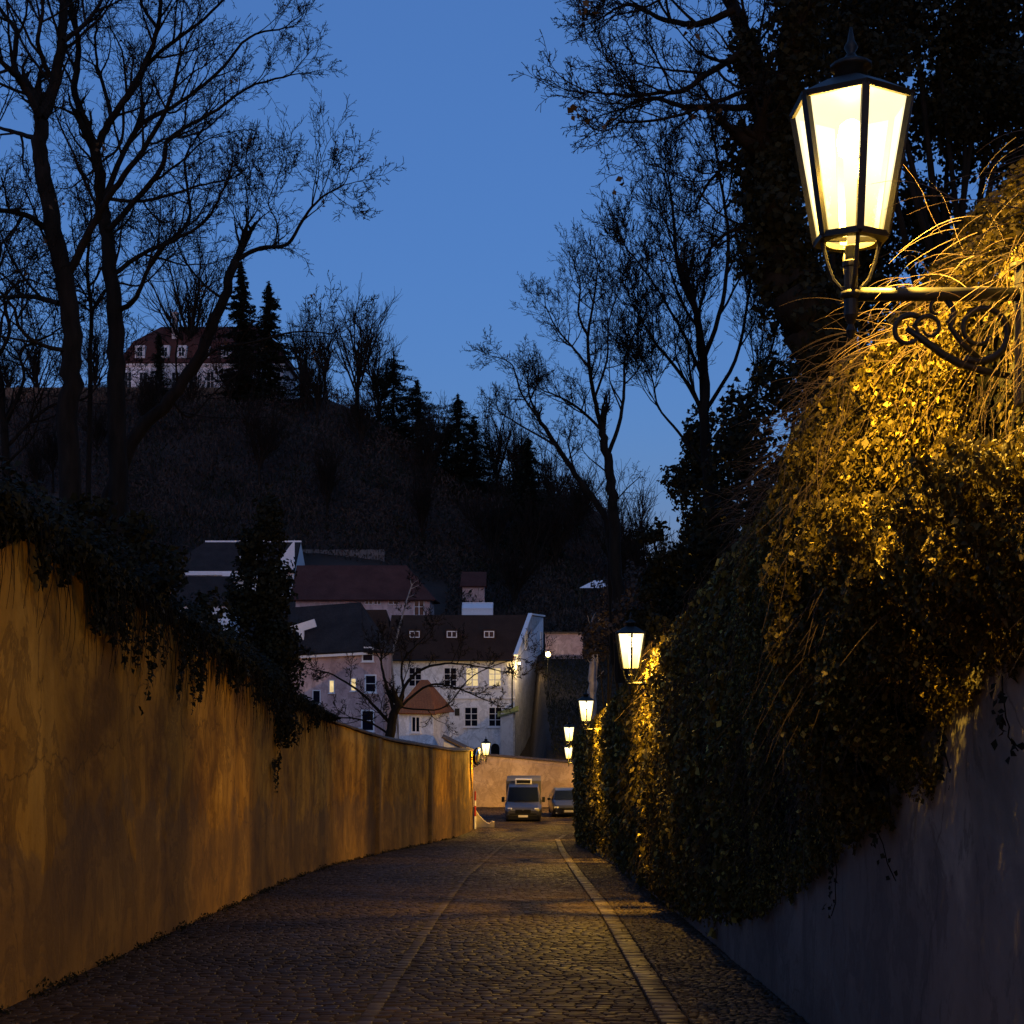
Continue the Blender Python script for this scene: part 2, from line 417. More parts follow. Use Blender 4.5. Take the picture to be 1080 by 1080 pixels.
# ---------------------------------------------------------------- walls
def wall_strip(path, zb, zt, thick, side, mat, name, parent, step=.35, nz=10, bulge=.03):
    """vertical masonry skin following path [(x,y)...]; side=+1 thickness towards -normal; uv.y = height"""
    pts = []
    for (x0, y0), (x1, y1) in zip(path, path[1:]):
        L = math.hypot(x1-x0, y1-y0); n = max(1, int(L/step))
        for k in range(n): pts.append((lerp(x0, x1, k/n), lerp(y0, y1, k/n)))
    pts.append(path[-1]); n = len(pts)
    Vv = []; uv = []; s = 0
    nrm = []
    for i in range(n):
        a = pts[max(0, i-1)]; b = pts[min(n-1, i+1)]; dx, dy = b[0]-a[0], b[1]-a[1]; L = math.hypot(dx, dy)
        nrm.append((-dy/L*side, dx/L*side))
    m = nz+1
    for i, (x, y) in enumerate(pts):
        if i: s += math.hypot(x-pts[i-1][0], y-pts[i-1][1])
        b = zb(x, y); t = zt(x, y)+.03*noise.noise(Vector((s*.4, 1, 0)))
        for k in range(m):
            z = lerp(b, t, k/nz); q = noise.noise(Vector((s*.5, z*.6, 7)))*bulge+noise.noise(Vector((s*1.7, z*1.5, 3)))*bulge*.4
            Vv.append((x-nrm[i][0]*q, y-nrm[i][1]*q, z)); uv.append((s, z-b))
    o2 = len(Vv)
    for i, (x, y) in enumerate(pts):
        b = zb(x, y); t = zt(x, y)+.03*noise.noise(Vector((i*.1, 1, 0)))
        for k in range(m):
            z = lerp(b, t, k/nz)
            Vv.append((x+nrm[i][0]*thick, y+nrm[i][1]*thick, z)); uv.append((i*.3, z-b))
    f = []
    for i in range(n-1):
        for k in range(nz):
            f.append((i*m+k, (i+1)*m+k, (i+1)*m+k+1, i*m+k+1)); f.append((o2+i*m+k, o2+i*m+k+1, o2+(i+1)*m+k+1, o2+(i+1)*m+k))
        f.append((i*m+nz, (i+1)*m+nz, o2+(i+1)*m+nz, o2+i*m+nz))
    for i in (0, n-1):
        for k in range(nz): f.append((i*m+k, i*m+k+1, o2+i*m+k+1, o2+i*m+k))
    me = np_mesh(name, Vv, f)
    ul = me.uv_layers.new(name='UVMap'); uv = np.array(uv, np.float32)
    li = np.empty(len(me.loops), np.int32); me.loops.foreach_get('vertex_index', li); ul.data.foreach_set('uv', uv[li].ravel())
    return link(name, me, mat, parent, smooth=True), pts, nrm
def coping(pts, nrm, zt, thick, over, h, name, mat, parent):
    """gabled tile coping, slightly irregular"""
    mb = MB(); rng = random.Random(2)
    sec = []
    for i, (x, y) in enumerate(pts):
        z = zt(x, y)+.028+rng.uniform(-.008, .008); ox = nrm[i]
        def q(d, zz): return (x+ox[0]*d, y+ox[1]*d, zz)
        o = over+rng.uniform(-.015, .015)
        sec.append([q(-o, z), q(-o, z+.045), q(thick/2, z+h), q(thick+over, z+.045), q(thick+over, z)])
    for a, b in zip(sec, sec[1:]):
        for k in range(5): mb.quad(a[k], b[k], b[(k+1) % 5], a[(k+1) % 5])
    mb.quad(*sec[0]); mb.quad(*sec[-1][::-1])
    return mb.obj(name, mat, parent)
bz = lambda x, y: zroad(min(y, 88.3))-.3
lw = thing('garden_wall', 'tall ochre plaster wall stained by damp along the left side of the street', 'wall', (-4.2, 10, zroad(10)))
LO = lw.location.copy()
def rel(o, root):   # children built in world space
    o.matrix_parent_inverse = root.matrix_basis.inverted(); return o
bpy.context.view_layer.update()
lpath = [(xl(y), y) for y in [-8, -2, 4, 8, 11.7, 15, 18.4, 24, 30, 36, 40, 43.7, 48, 54, 60, 65, 67.6]]
lp2 = lpath
ztL = lambda x, y: zroad(y)+hl(y)
w, pts, nrm = wall_strip(lpath, bz, ztL, .45, 1, M['ochre'], 'plaster_face', lw); rel(w, lw)
rel(coping(pts, nrm, ztL, .45, .06, .16, 'coping', M['coping'], lw), lw)
# return of the wall towards the left lane
w, pts, nrm = wall_strip([(xl(67.6)-.02, 67.62), (-8, 67.9), (-15, 68.2)], bz, lambda x, y: zroad(67.6)+hl(67.6)-.01, .4, -1, M['ochre'], 'return_face', lw); rel(w, lw)
# shallow pilaster where the wall changes direction
for yy in (43.4, 53.6):
    mb = MB(); x = xl(yy); mb.b(x-.06, x+.09, yy-.35, yy+.35, zroad(yy)-.3, ztL(x, yy)-.02); o = mb.obj('pilaster', M['ochre'], lw, bevel=.02); rel(o, lw)
# ragged foot: crumbling mortar and a line of dirt
rw = thing('retaining_wall', 'pale grey plaster retaining wall with darker vertical streaks, mostly hidden under ivy, on the right', 'wall', (2.3, 10, zroad(10)))
bpy.context.view_layer.update()
rpath = [(xr(y), y) for y in [-6, 0, 4, 8, 14, 22, 30, 39, 46, 50, 52.9]]
ztR = lambda x, y: zroad(y)+hr(y)
w, pts, nrm = wall_strip(rpath, bz, ztR, .45, -1, M['greywall'], 'plaster_face', rw); rel(w, rw)
rel(coping(pts, nrm, ztR, .45, .05, .12, 'coping', M['coping'], rw), rw)
w, pts, nrm = wall_strip([(3.0, 52.7), (xr(56), 56), (xr(64), 64), (xr(72), 72), (xr(76), 76)], bz, ztR, .4, -1, M['greywall'], 'stepped_back_face', rw); rel(w, rw)
w, pts, nrm = wall_strip([(2.44, 52.93), (3.45, 52.95)], bz, lambda x, y: ztR(x, 52.9)-.01, .3, 1, M['greywall'], 'end_face', rw); rel(w, rw)
w, pts, nrm = wall_strip([(xr(76)-.02, 76.02), (12, 76.2), (20, 76.4)], bz, lambda x, y: ztR(x, 76)-.01, .3, 1, M['greywall'], 'return_face', rw); rel(w, rw)
ew = thing('end_wall', 'pale peach plaster wall closing the street behind the parked van', 'wall', (1, 88, -9.4))
bpy.context.view_layer.update()
ztE = lambda x, y: interp(x, [(-20,-6.05), (-2.4,-6.25), (4.5,-6.85), (20,-7.2)])
w, pts, nrm = wall_strip([(-22, 88.0), (-2, 88.1), (6, 88.2), (20, 88.4)], bz, ztE, .45, 1, M['endwall'], 'plaster_face', ew); rel(w, ew)
rel(coping(pts, nrm, ztE, .45, .07, .14, 'coping', M['coping'], ew), ew)

# ---------------------------------------------------------------- street lanterns
LAMPCOL = (1.0, .54, .06)
def make_lantern(label, power):
    """origin = point on the stem axis at the arm; arm runs towards +X to the wall"""
    t = thing('street_lantern', label, 'street lamp', (0,0,0), 0, 'old iron lanterns along the street')
    zb, zt_, rb, rt = .22, .785, .148, .248
    hexa = lambda r, z: [Vector((r*math.cos(R(30+60*k)), r*math.sin(R(30+60*k)), z)) for k in range(6)]
    B = hexa(rb, zb); T = hexa(rt, zt_)
    fr = MB()
    for k in range(6):
        fr.bar(B[k], T[k], .030); fr.bar(B[k], B[(k+1) % 6], .026); fr.bar(T[k], T[(k+1) % 6], .024)
    # bottom ring plate with round hole
    n = 24; ro = []; ri = []
    for k in range(n):
        a = 2*math.pi*k/n; c = Vector((math.cos(a), math.sin(a), 0))
        hr_ = rb*math.cos(R(30))/max(abs(math.cos(((a-R(0)+R(30)) % R(60))-R(30))), .1)
        ro.append(Vector((c.x*hr_, c.y*hr_, zb-.006))); ri.append(Vector((c.x*rb*.70, c.y*rb*.70, zb-.006)))
    for k in range(n):
        j = (k+1) % n; fr.quad(ro[k], ro[j], ri[j], ri[k])
        fr.quad(*[q-Vector((0,0,.008)) for q in (ri[k], ri[j], ro[j], ro[k])]); fr.quad(ri[k], ri[j], ri[j]-Vector((0,0,.008)), ri[k]-Vector((0,0,.008)))
    fr.bar((rb*.9,0,zb), (.02,0,zb-.0), .018); fr.bar((-rb*.9,0,zb), (-.02,0,zb), .018)
    fr.obj('frame', M['iron'], t)
    for k in range(6):
        a, b, c, d = B[k], B[(k+1) % 6], T[(k+1) % 6], T[k]
        cen = (a+b+c+d)/4; q = [cen+(p-cen)*.97 for p in (a, b, c, d)]
        MB().quad(*q).obj('pane', M['pane_lamp'], t)
    rf = MB()
    h1 = [(rt+.016, zt_-.010), (rt+.022, zt_+.010), (rt+.0, zt_+.018), (.13, zt_+.085), (.07, zt_+.11)]
    rf.lathe(h1, n=6, phase=R(30)); ro_ = rf.obj('roof', M['iron'], t)
    fn = MB(); fn.lathe([(.068, zt_+.10), (.07, zt_+.15), (.088, zt_+.155), (.088, zt_+.17), (.03, zt_+.20), (.016, zt_+.22), (.03, zt_+.245), (.016, zt_+.27), (.005, zt_+.33)], n=12)
    fn.obj('finial', M['iron'], ro_, smooth=True)
    bl = MB(); bl.lathe([(.012, .56), (.05, .58), (.06, .63), (.045, .70), (.02, .72)], n=12); bl.obj('bulb', M['bulb'], t, smooth=True)
    st = MB(); st.lathe([(.010, -.20), (.022, -.165), (.012, -.14), (.030, -.10), (.030, .10), (.037, .105), (.037, .125), (.026, .13), (.026, .19)], n=12)
    for s in (-1, 1):
        st.tube([(0, s*.03, .0), (0, s*.075, .05), (0, s*.10, .12), (0, s*.125, zb)], .009, 6)
        st.tube([(s*.03, 0, .0), (s*.075, 0, .05), (s*.10, 0, .12), (s*.125, 0, zb)], .009, 6)
    st.obj('stem', M['iron'], t, smooth=False)
    ar = MB(); L = .72
    ar.tube([(0, 0, -.012), (L, 0, -.012)], .029, 10); ar.lathe([(.03, -.03), (.045, -.02), (.045, .0), (.03, .01)], c=(.0, 0, -.003), n=12)
    ar.obj('arm', M['iron'], t, smooth=True)
    sc = MB()
    def spiral(c, r0, r1, a0, a1, w0, w1, n=26):
        pts = []; rr = []
        for i in range(n+1):
            u = i/n; a = R(lerp(a0, a1, u)); r = lerp(r0, r1, u)
            pts.append((c[0]+r*math.cos(a), 0, c[1]+r*math.sin(a))); rr.append(lerp(w0, w1, u))
        sc.tube(pts, rr, 7)
    # long diagonal brace from a front scroll to the wall foot
    sc.tube([(.235, 0, -.155), (.30, 0, -.20), (.38, 0, -.26), (.46, 0, -.305), (.56, 0, -.335), (.68, 0, -.36)], [.012, .016, .017, .017, .016, .014], 8)
    spiral((.245, -.17), .075, .03, 60, 420, .013, .007)
    spiral((.33, -.155), .06, .025, 170, -160, .011, .006)
    spiral((.55, -.165), .135, .045, -120, 330, .017, .008, 40)
    spiral((.37, -.075), .07, .02, -60, 260, .012, .006)
    sc.tube([(.40, 0, -.03), (.44, 0, -.09), (.42, 0, -.15), (.47, 0, -.22), (.55, 0, -.29)], .012, 7)
    sc.obj('scroll_bracket', M['iron'], t, smooth=True)
    pl = MB(); pl.b(L-.015, L+.02, -.05, .05, -.48, .10); pl.lathe([(.05, 0), (.05, .02)], c=(L, 0, .1), n=10); pl.obj('wall_plate', M['iron'], t, bevel=.005)
    ld = bpy.data.lights.new('lantern_light', 'POINT'); ld.energy = power*.62; ld.color = LAMPCOL; ld.shadow_soft_size = .03
    lo = bpy.data.objects.new('lantern_light', ld); C.objects.link(lo); lo.location = (0, 0, .52); lo.parent = t
    ld = bpy.data.lights.new('reflector_light', 'SPOT'); ld.energy = power*3.1; ld.color = LAMPCOL; ld.shadow_soft_size = .03; ld.spot_size = R(168); ld.spot_blend = .9
    lo = bpy.data.objects.new('reflector_light', ld); C.objects.link(lo); lo.location = (0, 0, .52); lo.parent = t
    return t
POW = 290
l1 = make_lantern('large nearest lantern on a scrolled iron arm in front of brightly lit ivy', POW)
l1.location = (1.43, 6.0, 1.53)
for (px, py, Y, lab) in [(665, 684, 22.4, 'second nearest lantern on the right, rising over the ivy edge below the bare centre tree'),
                         (618, 748, 38.8, 'third lantern along the right wall, at the tip of the ivy edge'),
                         (600, 773, 57, 'upper of the two small lanterns stacked just left of the ivy'),
                         (599.5, 793, 72, 'lower and farthest small right lantern, its scroll bracket against the peach wall')]:
    p = P(px, py, Y); d = dup(l1, (p.x, p.y, p.z-.54), 0, lab)
p = P(507.5, 789, 66.6)
l6 = dup(l1, (-1.22, 66.6, p.z-.54), math.pi, 'small finial-topped lantern on the far corner of the ochre left wall')

l7_added = dup(l1, (8.6, 78.0, -4.75), -math.pi/2, 'added lantern out of sight round the right wall corner, lighting the peach end wall')  # unseen extra lantern, added only to brighten the end wall
for ch in [o for o in bpy.data.objects if o.parent == l1 and o.type == 'LIGHT']:
    ch.data = ch.data.copy(); ch.data.energy *= .78 if ch.data.type == 'SPOT' else 1.35
for root, kf in ((d, 1.1), (l6, 1.0), (l7_added, 30)):
    for ch in [o for o in bpy.data.objects if o.parent == root and o.type == 'LIGHT']:
        ch.data = ch.data.copy(); ch.data.energy *= kf*.8
# ---------------------------------------------------------------- vegetation tools
def leaf_np(pos, nrm, size, rng, aspect=.8, droop=.35):
    n = len(pos); nrm = nrm/np.linalg.norm(nrm, axis=1, keepdims=True)
    dn = rng.normal(0, 1, (n, 3)); dn[:, 2] -= droop*2.5
    a = dn-(dn*nrm).sum(1, keepdims=True)*nrm; a /= np.linalg.norm(a, axis=1, keepdims=True)
    b = np.cross(nrm, a); s = size[:, None]
    v0 = pos-a*s*.5; v2 = pos+a*s*.6+nrm*s*rng.normal(0, .12, (n, 1)); v1 = pos+b*s*.5*aspect+nrm*s*.14; v3 = pos-b*s*.5*aspect+nrm*s*.14
    Vv = np.stack([v0, v1, v2, v3], 1).reshape(-1, 3)
    return Vv, np.arange(n*4).reshape(-1, 4)
def leaf_obj(name, pos, nrm, size, rng, mat, parent=None, aspect=.8, droop=.35, bias=0):
    Vv, Ff = leaf_np(np.asarray(pos, float), np.asarray(nrm, float), np.asarray(size, float), rng, aspect, droop)
    return link(name, np_mesh(name, Vv, Ff, np.clip(rng.beta(1.6, 2.4, len(pos))+bias, 0, 1)), mat, parent)

class Tubes:
    """fast collector of many thin tubes"""
    def __init__(s): s.items = []
    def add(s, pts, rad): s.items.append((pts, rad))
    def mesh(s, name, minr=0.):
        by = {}
        for pts, rad in s.items:
            sides = 3 if rad[0] < .02 else (5 if rad[0] < .06 else 9)
            by.setdefault((len(pts), sides), []).append((pts, rad))
        VV = []; FF = []; off = 0
        for (n, k), its in by.items():
            Pn = np.array([[tuple(q) for q in it[0]] for it in its], float); Rn = np.maximum(np.array([it[1] for it in its], float), minr)
            d = np.empty_like(Pn); d[:, 1:-1] = Pn[:, 2:]-Pn[:, :-2]; d[:, 0] = Pn[:, 1]-Pn[:, 0]; d[:, -1] = Pn[:, -1]-Pn[:, -2]
            d /= np.linalg.norm(d, axis=2, keepdims=True)+1e-9
            ref = np.where(np.abs(d[:, :1, 2:3]) > .9, np.array([[[1., 0, 0]]]), np.array([[[0, 0, 1.]]])); ref = np.broadcast_to(ref, d.shape)
            a = np.cross(d, ref); a /= np.linalg.norm(a, axis=2, keepdims=True)+1e-9; b = np.cross(d, a)
            th = 2*np.pi*np.arange(k)/k
            ring = Pn[:, :, None]+(a[:, :, None]*np.cos(th)[None, None, :, None]+b[:, :, None]*np.sin(th)[None, None, :, None])*Rn[:, :, None, None]
            m = len(its); VV.append(ring.reshape(-1, 3))
            base = off+(np.arange(m)*n*k)[:, None, None]; ii = (np.arange(n-1)*k)[None, :, None]; kk = np.arange(k)[None, None]
            k2 = (np.arange(k)+1)[None, None] % k
            FF.append(np.stack([base+ii+kk, base+ii+k2, base+ii+k+k2, base+ii+k+kk], -1).reshape(-1, 4)); off += m*n*k
        return np_mesh(name, np.vstack(VV), np.vstack(FF))
def smooth_path(pts, sub=4):
    """Catmull-Rom through Vectors"""
    out = []
    for i in range(len(pts)-1):
        p0 = pts[max(0, i-1)]; p1 = pts[i]; p2 = pts[i+1]; p3 = pts[min(len(pts)-1, i+2)]
        for k in range(sub):
            t = k/sub
            out.append(.5*((2*p1)+(p2-p0)*t+(2*p0-5*p1+4*p2-p3)*t*t+(3*p1-p0-3*p2+p3)*t**3))
    out.append(pts[-1]); return out
def rand_perp(d, rng):
    v = Vector((rng.gauss(0,1), rng.gauss(0,1), rng.gauss(0,1))); v -= d*v.dot(d); return v.normalized()
def grow(T, start, d, L, r, lev, rng, pr, tips):
    n = pr['n'][lev]; seg = L/n; pts = [start.copy()]; p = start.copy(); d = d.normalized()
    side = rand_perp(d, rng)
    for i in range(n):
        w = pr['wig']*(1+.3*lev)
        d = (d+Vector((rng.gauss(0,w), rng.gauss(0,w), rng.gauss(0,w)))+Vector((0,0,pr['up'][lev]))).normalized()
        p = p+d*seg; pts.append(p.copy())
    end = .45 if lev < len(pr['n'])-1 else .55
    rad = [r*(1-(1-end)*i/n) for i in range(n+1)]
    T[min(lev, 1)].add(pts, rad)
    if lev+1 < len(pr['n']):
        nc = pr['c'][lev]; nc = int(nc*rng.uniform(.7, 1.3)+.5)
        for c in range(nc):
            t = rng.uniform(.18, 1); i = min(int(t*n), n-1); f = t*n-i; q = pts[i].lerp(pts[i+1], f)
            dd = (pts[i+1]-pts[i]).normalized()
            side = Matrix.Rotation(rng.uniform(1.7, 2.9), 3, dd) @ side; side = (side-dd*side.dot(dd)).normalized()
            an = R(rng.uniform(*pr['ang'])); nd = dd*math.cos(an)+side*math.sin(an)
            grow(T, q, nd, L*pr['ratio'][lev]*rng.uniform(.55, 1.15)*(1.15-.5*t), rad[i]*pr.get('rr', .5)*rng.uniform(.8, 1.1), lev+1, rng, pr, tips)
        # forked end
        for s in range(2):
            dd = (pts[-1]-pts[-2]).normalized(); an = R(rng.uniform(12, 32)); sd = rand_perp(dd, rng)
            grow(T, pts[-1], dd*math.cos(an)+sd*math.sin(an), L*pr['ratio'][lev]*rng.uniform(.7, 1.1), rad[-1]*.85, lev+1, rng, pr, tips)
    else: tips.append(pts[-1])
PR = dict(n=[6,5,4,3], c=[5,4,2], ang=(28,62), ratio=[.55,.5,.5], up=[.10,.06,.04,.03], wig=.13)
def bare_tree(name, label, base, limbs, spawn, seed, pr=PR, mat='bark', group=None, depth=.0, minr=.004, L0=2.2, leafy=0, twigmat=None, dens=1.0):
    """limbs: list of (points3d, r_start, r_end, spawn_count). First limb is the trunk."""
    rng = random.Random(seed); root = thing(name, label, 'tree', base, 0, group); bpy.context.view_layer.update()
    TT = Tubes(); T = [Tubes(), Tubes()]; tips = []
    for li, (pts, r0, r1, ns) in enumerate(limbs):
        pts = smooth_path([Vector(p) for p in pts], 5); n = len(pts)
        jit = [Vector((rng.gauss(0,1), rng.gauss(0,1), rng.gauss(0,1)))*r0*.11 for _ in pts]; jit[0] *= 0
        pts = [p+j for p, j in zip(pts, jit)]
        rad = [lerp(r0, r1, i/(n-1)) for i in range(n)]
        (TT if li == 0 or r0 > .11 else T[0]).add(pts, rad)
        L = sum((pts[i+1]-pts[i]).length for i in range(n-1)); side = Vector((0,1,0))
        for k in range(int(ns*dens)):
            t = rng.uniform(.12 if li else .45, 1)**.8; i = min(int(t*(n-1)), n-2); dd = (pts[i+1]-pts[i]).normalized()
            side = Matrix.Rotation(rng.uniform(1.6, 3.2), 3, dd) @ (side-dd*side.dot(dd)+Vector((.001,0,0))).normalized(); side = (side-dd*side.dot(dd)).normalized()
            an = R(rng.uniform(*pr['ang'])); nd = dd*math.cos(an)+side*math.sin(an)
            grow(T, pts[i], nd, L0*rng.uniform(.5, 1.15)*(1.15-.5*t), min(rad[i]*.6, .012*L0+.012), 0 if L0 > .6 else 1, rng, pr, tips)
        for s in range(2):
            dd = (pts[-1]-pts[-2]).normalized(); sd = rand_perp(dd, rng)
            grow(T, pts[-1], dd*.9+sd*.35, L0*.5, r1*.9, 0, rng, pr, tips)
    if len(T[0].items) < 14: TT.items += T[0].items; T[0].items = []
    o = link('trunk', TT.mesh('trunk'), M[mat], root, True); rel(o, root)
    if T[0].items: o = link('limbs', T[0].mesh('limbs', minr), M[mat], root); rel(o, root)
    if T[1].items: o = link('twigs', T[1].mesh('twigs', minr), M[twigmat or mat], root); rel(o, root)
    if leafy and tips:
        g = np.random.default_rng(seed); cl = rng.sample(tips, min(leafy, len(tips))); pos = []
        for c in cl:
            for _ in range(rng.randint(3, 8)): pos.append(c+Vector((rng.gauss(0,.05), rng.gauss(0,.05), rng.gauss(-.03,.05))))
        pos = np.array([tuple(q) for q in pos]); o = leaf_obj('dry_leaves', pos, g.normal(0, 1, pos.shape), g.uniform(.04, .09, len(pos)), g, M['dry'], root); rel(o, root)
    return root
def path(pxs, Y, dY=0, seed=0):
    rng = random.Random(seed+int(pxs[0][0]*7)); n = len(pxs)
    return [P(a, b, Y+(dY*i/(n-1) if n > 1 else 0)+rng.uniform(-.15, .15)*(i > 0)) for i, (a, b) in enumerate(pxs)]

# ---- left tall trees
YA = 25.
base = Vector(((72-540)*YA/F, YA, ground_z(-7.8, YA)))
bare_tree('bare_tree', 'tall bare tree at far left, the left of the two big trunks', base, [
    (path([(78,760),(76,600),(72,440),(76,370),(67,293),(50,213),(42,160),(43,123)], YA), .21, .12, 4),
    (path([(43,123),(23,87),(10,73),(-12,55)], YA, -1), .085, .03, 6),
    (path([(23,87),(15,65),(17,33),(0,10),(-10,-20)], YA, 1), .06, .025, 5),
    (path([(43,123),(57,93),(65,43),(67,0),(70,-50)], YA, .6), .11, .06, 7),
    (path([(72,290),(97,240),(120,200),(150,160),(180,105),(190,60)], YA, -2), .075, .022, 9),
    (path([(46,240),(30,228),(0,222),(-30,225)], YA, -1.5), .06, .025, 6),
    (path([(62,320),(30,312),(0,313),(-30,300)], YA, 1.5), .055, .02, 7),
    (path([(70,370),(40,362),(20,345),(15,325),(-8,300)], YA, -1), .045, .018, 7),
    (path([(36,146),(10,138),(-20,128)], YA, 1.5), .05, .02, 5),
    (path([(67,43),(90,25),(110,-5),(130,-40)], YA, 1), .05, .02, 6),
    (path([(52,80),(40,45),(45,10),(40,-30)], YA, -1), .05, .02, 6),
], 0, 11, L0=1.6, leafy=20, dens=1.0)
YB = 27.
base = Vector(((124-540)*YB/F, YB, ground_z(-7.5, YB)))
bare_tree('bare_tree', 'second tall bare trunk from the left, upright, with long boughs reaching right over the sky', base, [
    (path([(128,760),(124,600),(122,440),(122,360),(118,310),(112,250),(107,210),(101,158)], YB), .20, .10, 4),
    (path([(101,158),(90,130),(79,92),(83,50),(74,0),(70,-50)], YB, 1), .08, .04, 8),
    (path([(101,158),(115,130),(130,108),(152,70),(166,30),(172,-30)], YB, -1), .08, .03, 8),
    (path([(118,130),(112,100),(103,70),(100,40)], YB, .5), .05, .02, 5),
    (path([(128,326),(140,318),(150,298),(167,265),(190,250),(218,232),(235,200)], YB, -2), .055, .02, 8),
    (path([(118,290),(150,268),(185,250),(200,225),(195,170),(205,150)], YB, 2), .05, .018, 8),
    (path([(115,242),(140,215),(170,178),(176,150),(195,135),(230,115),(262,92),(305,80)], YB, -1.5), .06, .015, 11),
    (path([(110,212),(128,165),(150,130),(190,108),(232,75),(262,40),(300,30)], YB, 1.5), .06, .015, 11),
    (path([(116,210),(150,212),(185,204),(210,196),(240,190)], YB, 0), .04, .015, 6),
    (path([(152,70),(175,50),(215,20),(250,-15)], YB, -1), .045, .018, 7),
    (path([(166,30),(150,5),(145,-30)], YB, 1), .04, .018, 5),
    (path([(130,108),(128,150),(108,170),(92,185),(75,198)], YB, -1), .03, .014, 5),
], 0, 12, L0=1.35, leafy=20, dens=1.0)
YC = 30.
base = Vector(((100-540)*YC/F, YC, ground_z(-8.8, YC)))
bare_tree('leaning_bare_tree', 'bare tree leaning right across the villa, its top bending into a long thin branch', base, [
    (path([(95,640),(105,560),(138,468),(180,420),(213,370),(235,315),(247,276)], YC), .17, .09, 3),
    (path([(247,276),(275,262),(303,257),(322,228),(340,208),(362,196)], YC, -1), .055, .014, 9),
    (path([(247,276),(255,250),(262,225),(258,190)], YC, 1), .03, .012, 6),
    (path([(235,315),(215,300),(195,275),(185,250)], YC, 1), .035, .012, 5),
    (path([(205,395),(225,370),(270,360),(310,350),(350,352)], YC, -1.5), .035, .012, 7),
    (path([(290,258),(292,235),(283,215),(290,195)], YC, 0), .02, .01, 5),
    (path([(180,420),(200,440),(225,415),(250,395)], YC, 1), .03, .012, 4),
], 0, 13, L0=1.5, leafy=14, minr=.005)
YD = 34.
base = P(94, 700, YD); base.z = ground_z(base.x, YD)
bare_tree('slender_bare_tree', 'slender bare tree rising between the two big left trunks', base, [
    (path([(94,700),(93,560),(95,400),(96,330),(92,285),(95,240)], YD), .075, .03, 12),
    (path([(95,330),(118,300),(150,300),(180,270)], YD, 1), .04, .015, 7),
], 0, 14, L0=2.0, minr=.006)
YE = 33.
base = P(15, 700, YE); base.z = ground_z(base.x, YE)
bare_tree('spreading_bare_tree', 'low spreading bare tree at the left edge, crooked branches before the skyline', base, [
    (path([(10,700),(8,560),(5,450),(-5,380)], YE), .12, .07, 5),
    (path([(5,450),(25,400),(22,370),(50,355),(66,345)], YE, 1), .05, .018, 9),
    (path([(-5,380),(10,350),(5,315),(25,295),(45,300)], YE, -1), .05, .018, 9),
    (path([(8,470),(50,430),(90,420),(110,395)], YE, 1), .045, .018, 9),
    (path([(0,400),(-20,330),(0,270),(-5,240)], YE, 0), .05, .018, 8),
], 0, 15, L0=2.0, minr=.006, leafy=10)

# ---- centre-right bare tree
YF = 50.
base = P(654, 720, YF); base.z = ground_z(base.x, YF)
bare_tree('bare_tree', 'bare tree with a forked fan-shaped crown against the blue sky, right of centre', base, [
    (path([(656,720),(652,640),(648,560),(645,515),(641,480),(634,453)], YF), .25, .13, 3),
    (path([(634,453),(627,420),(622,390),(620,355),(626,320),(631,280)], YF, 1), .09, .025, 10),
    (path([(641,480),(653,447),(658,413),(660,375),(675,340)], YF, -1), .08, .025, 9),
    (path([(634,453),(613,433),(593,420),(573,412)], YF, -1.5), .06, .02, 8),
    (path([(624,392),(607,370),(588,348),(575,322)], YF, 1.5), .055, .018, 8),
    (path([(620,355),(610,330),(612,300),(605,278)], YF, -1), .05, .018, 7),
    (path([(627,420),(640,380),(642,340),(655,300)], YF, 1), .05, .018, 8),
], 0, 21, L0=1.65, minr=.006, leafy=10, dens=1.25)
base = P(650, 700, YF+1); base.z = ground_z(base.x, YF+1)
bare_tree('leaning_bare_tree', 'bare stem leaning left from the foot of the fan-shaped tree', base, [
    (path([(648,700),(646,600),(641,555),(633,537),(607,500),(587,470),(568,442)], YF+1), .17, .07, 5),
    (path([(568,442),(558,415),(557,395)], YF, 0), .05, .02, 7),
    (path([(587,470),(560,455),(535,440),(525,432)], YF, 1), .045, .015, 8),
    (path([(607,500),(600,470),(605,440)], YF, 0), .04, .015, 6),
    (path([(568,442),(550,415),(540,385),(522,376)], YF, 1), .045, .015, 9),
], 0, 22, L0=1.15, minr=.006, leafy=8)

# ---- dense right trees
PD = dict(n=[6,5,4,3], c=[8,6,4], ang=(18,45), ratio=[.6,.5,.5], up=[.12,.10,.06,.04], wig=.08)
YG = 24.
base = P(745, 760, YG); base.z = ground_z(base.x, YG)
bare_tree('bare_tree', 'dense twiggy bare tree with upswept stems just left of the ivy-clad trunk', base, [
    (path([(750,760),(748,560),(744,450),(742,380),(735,330)], YG), .11, .06, 6),
    (path([(735,330),(717,290),(710,227),(705,190)], YG, 1), .045, .015, 9),
    (path([(742,380),(762,320),(768,250),(760,190),(750,130)], YG, -1), .045, .015, 10),
    (path([(748,450),(722,400),(690,360),(672,330)], YG, -1), .04, .014, 9),
    (path([(746,430),(775,380),(790,310),(795,250)], YG, 1), .04, .014, 9),
    (path([(742,400),(720,350),(690,300),(668,270)], YG, 1), .035, .012, 8),
    (path([(748,500),(780,440),(810,380),(825,320)], YG, 0), .04, .014, 9),
    (path([(748,500),(715,455),(695,430),(688,400)], YG, 0), .03, .012, 7),
], 0, 31, pr=PD, L0=1.5, minr=.004, dens=.62)
YH = 14.
base = P(885, 500, YH); base.z = ground_z(base.x, YH)
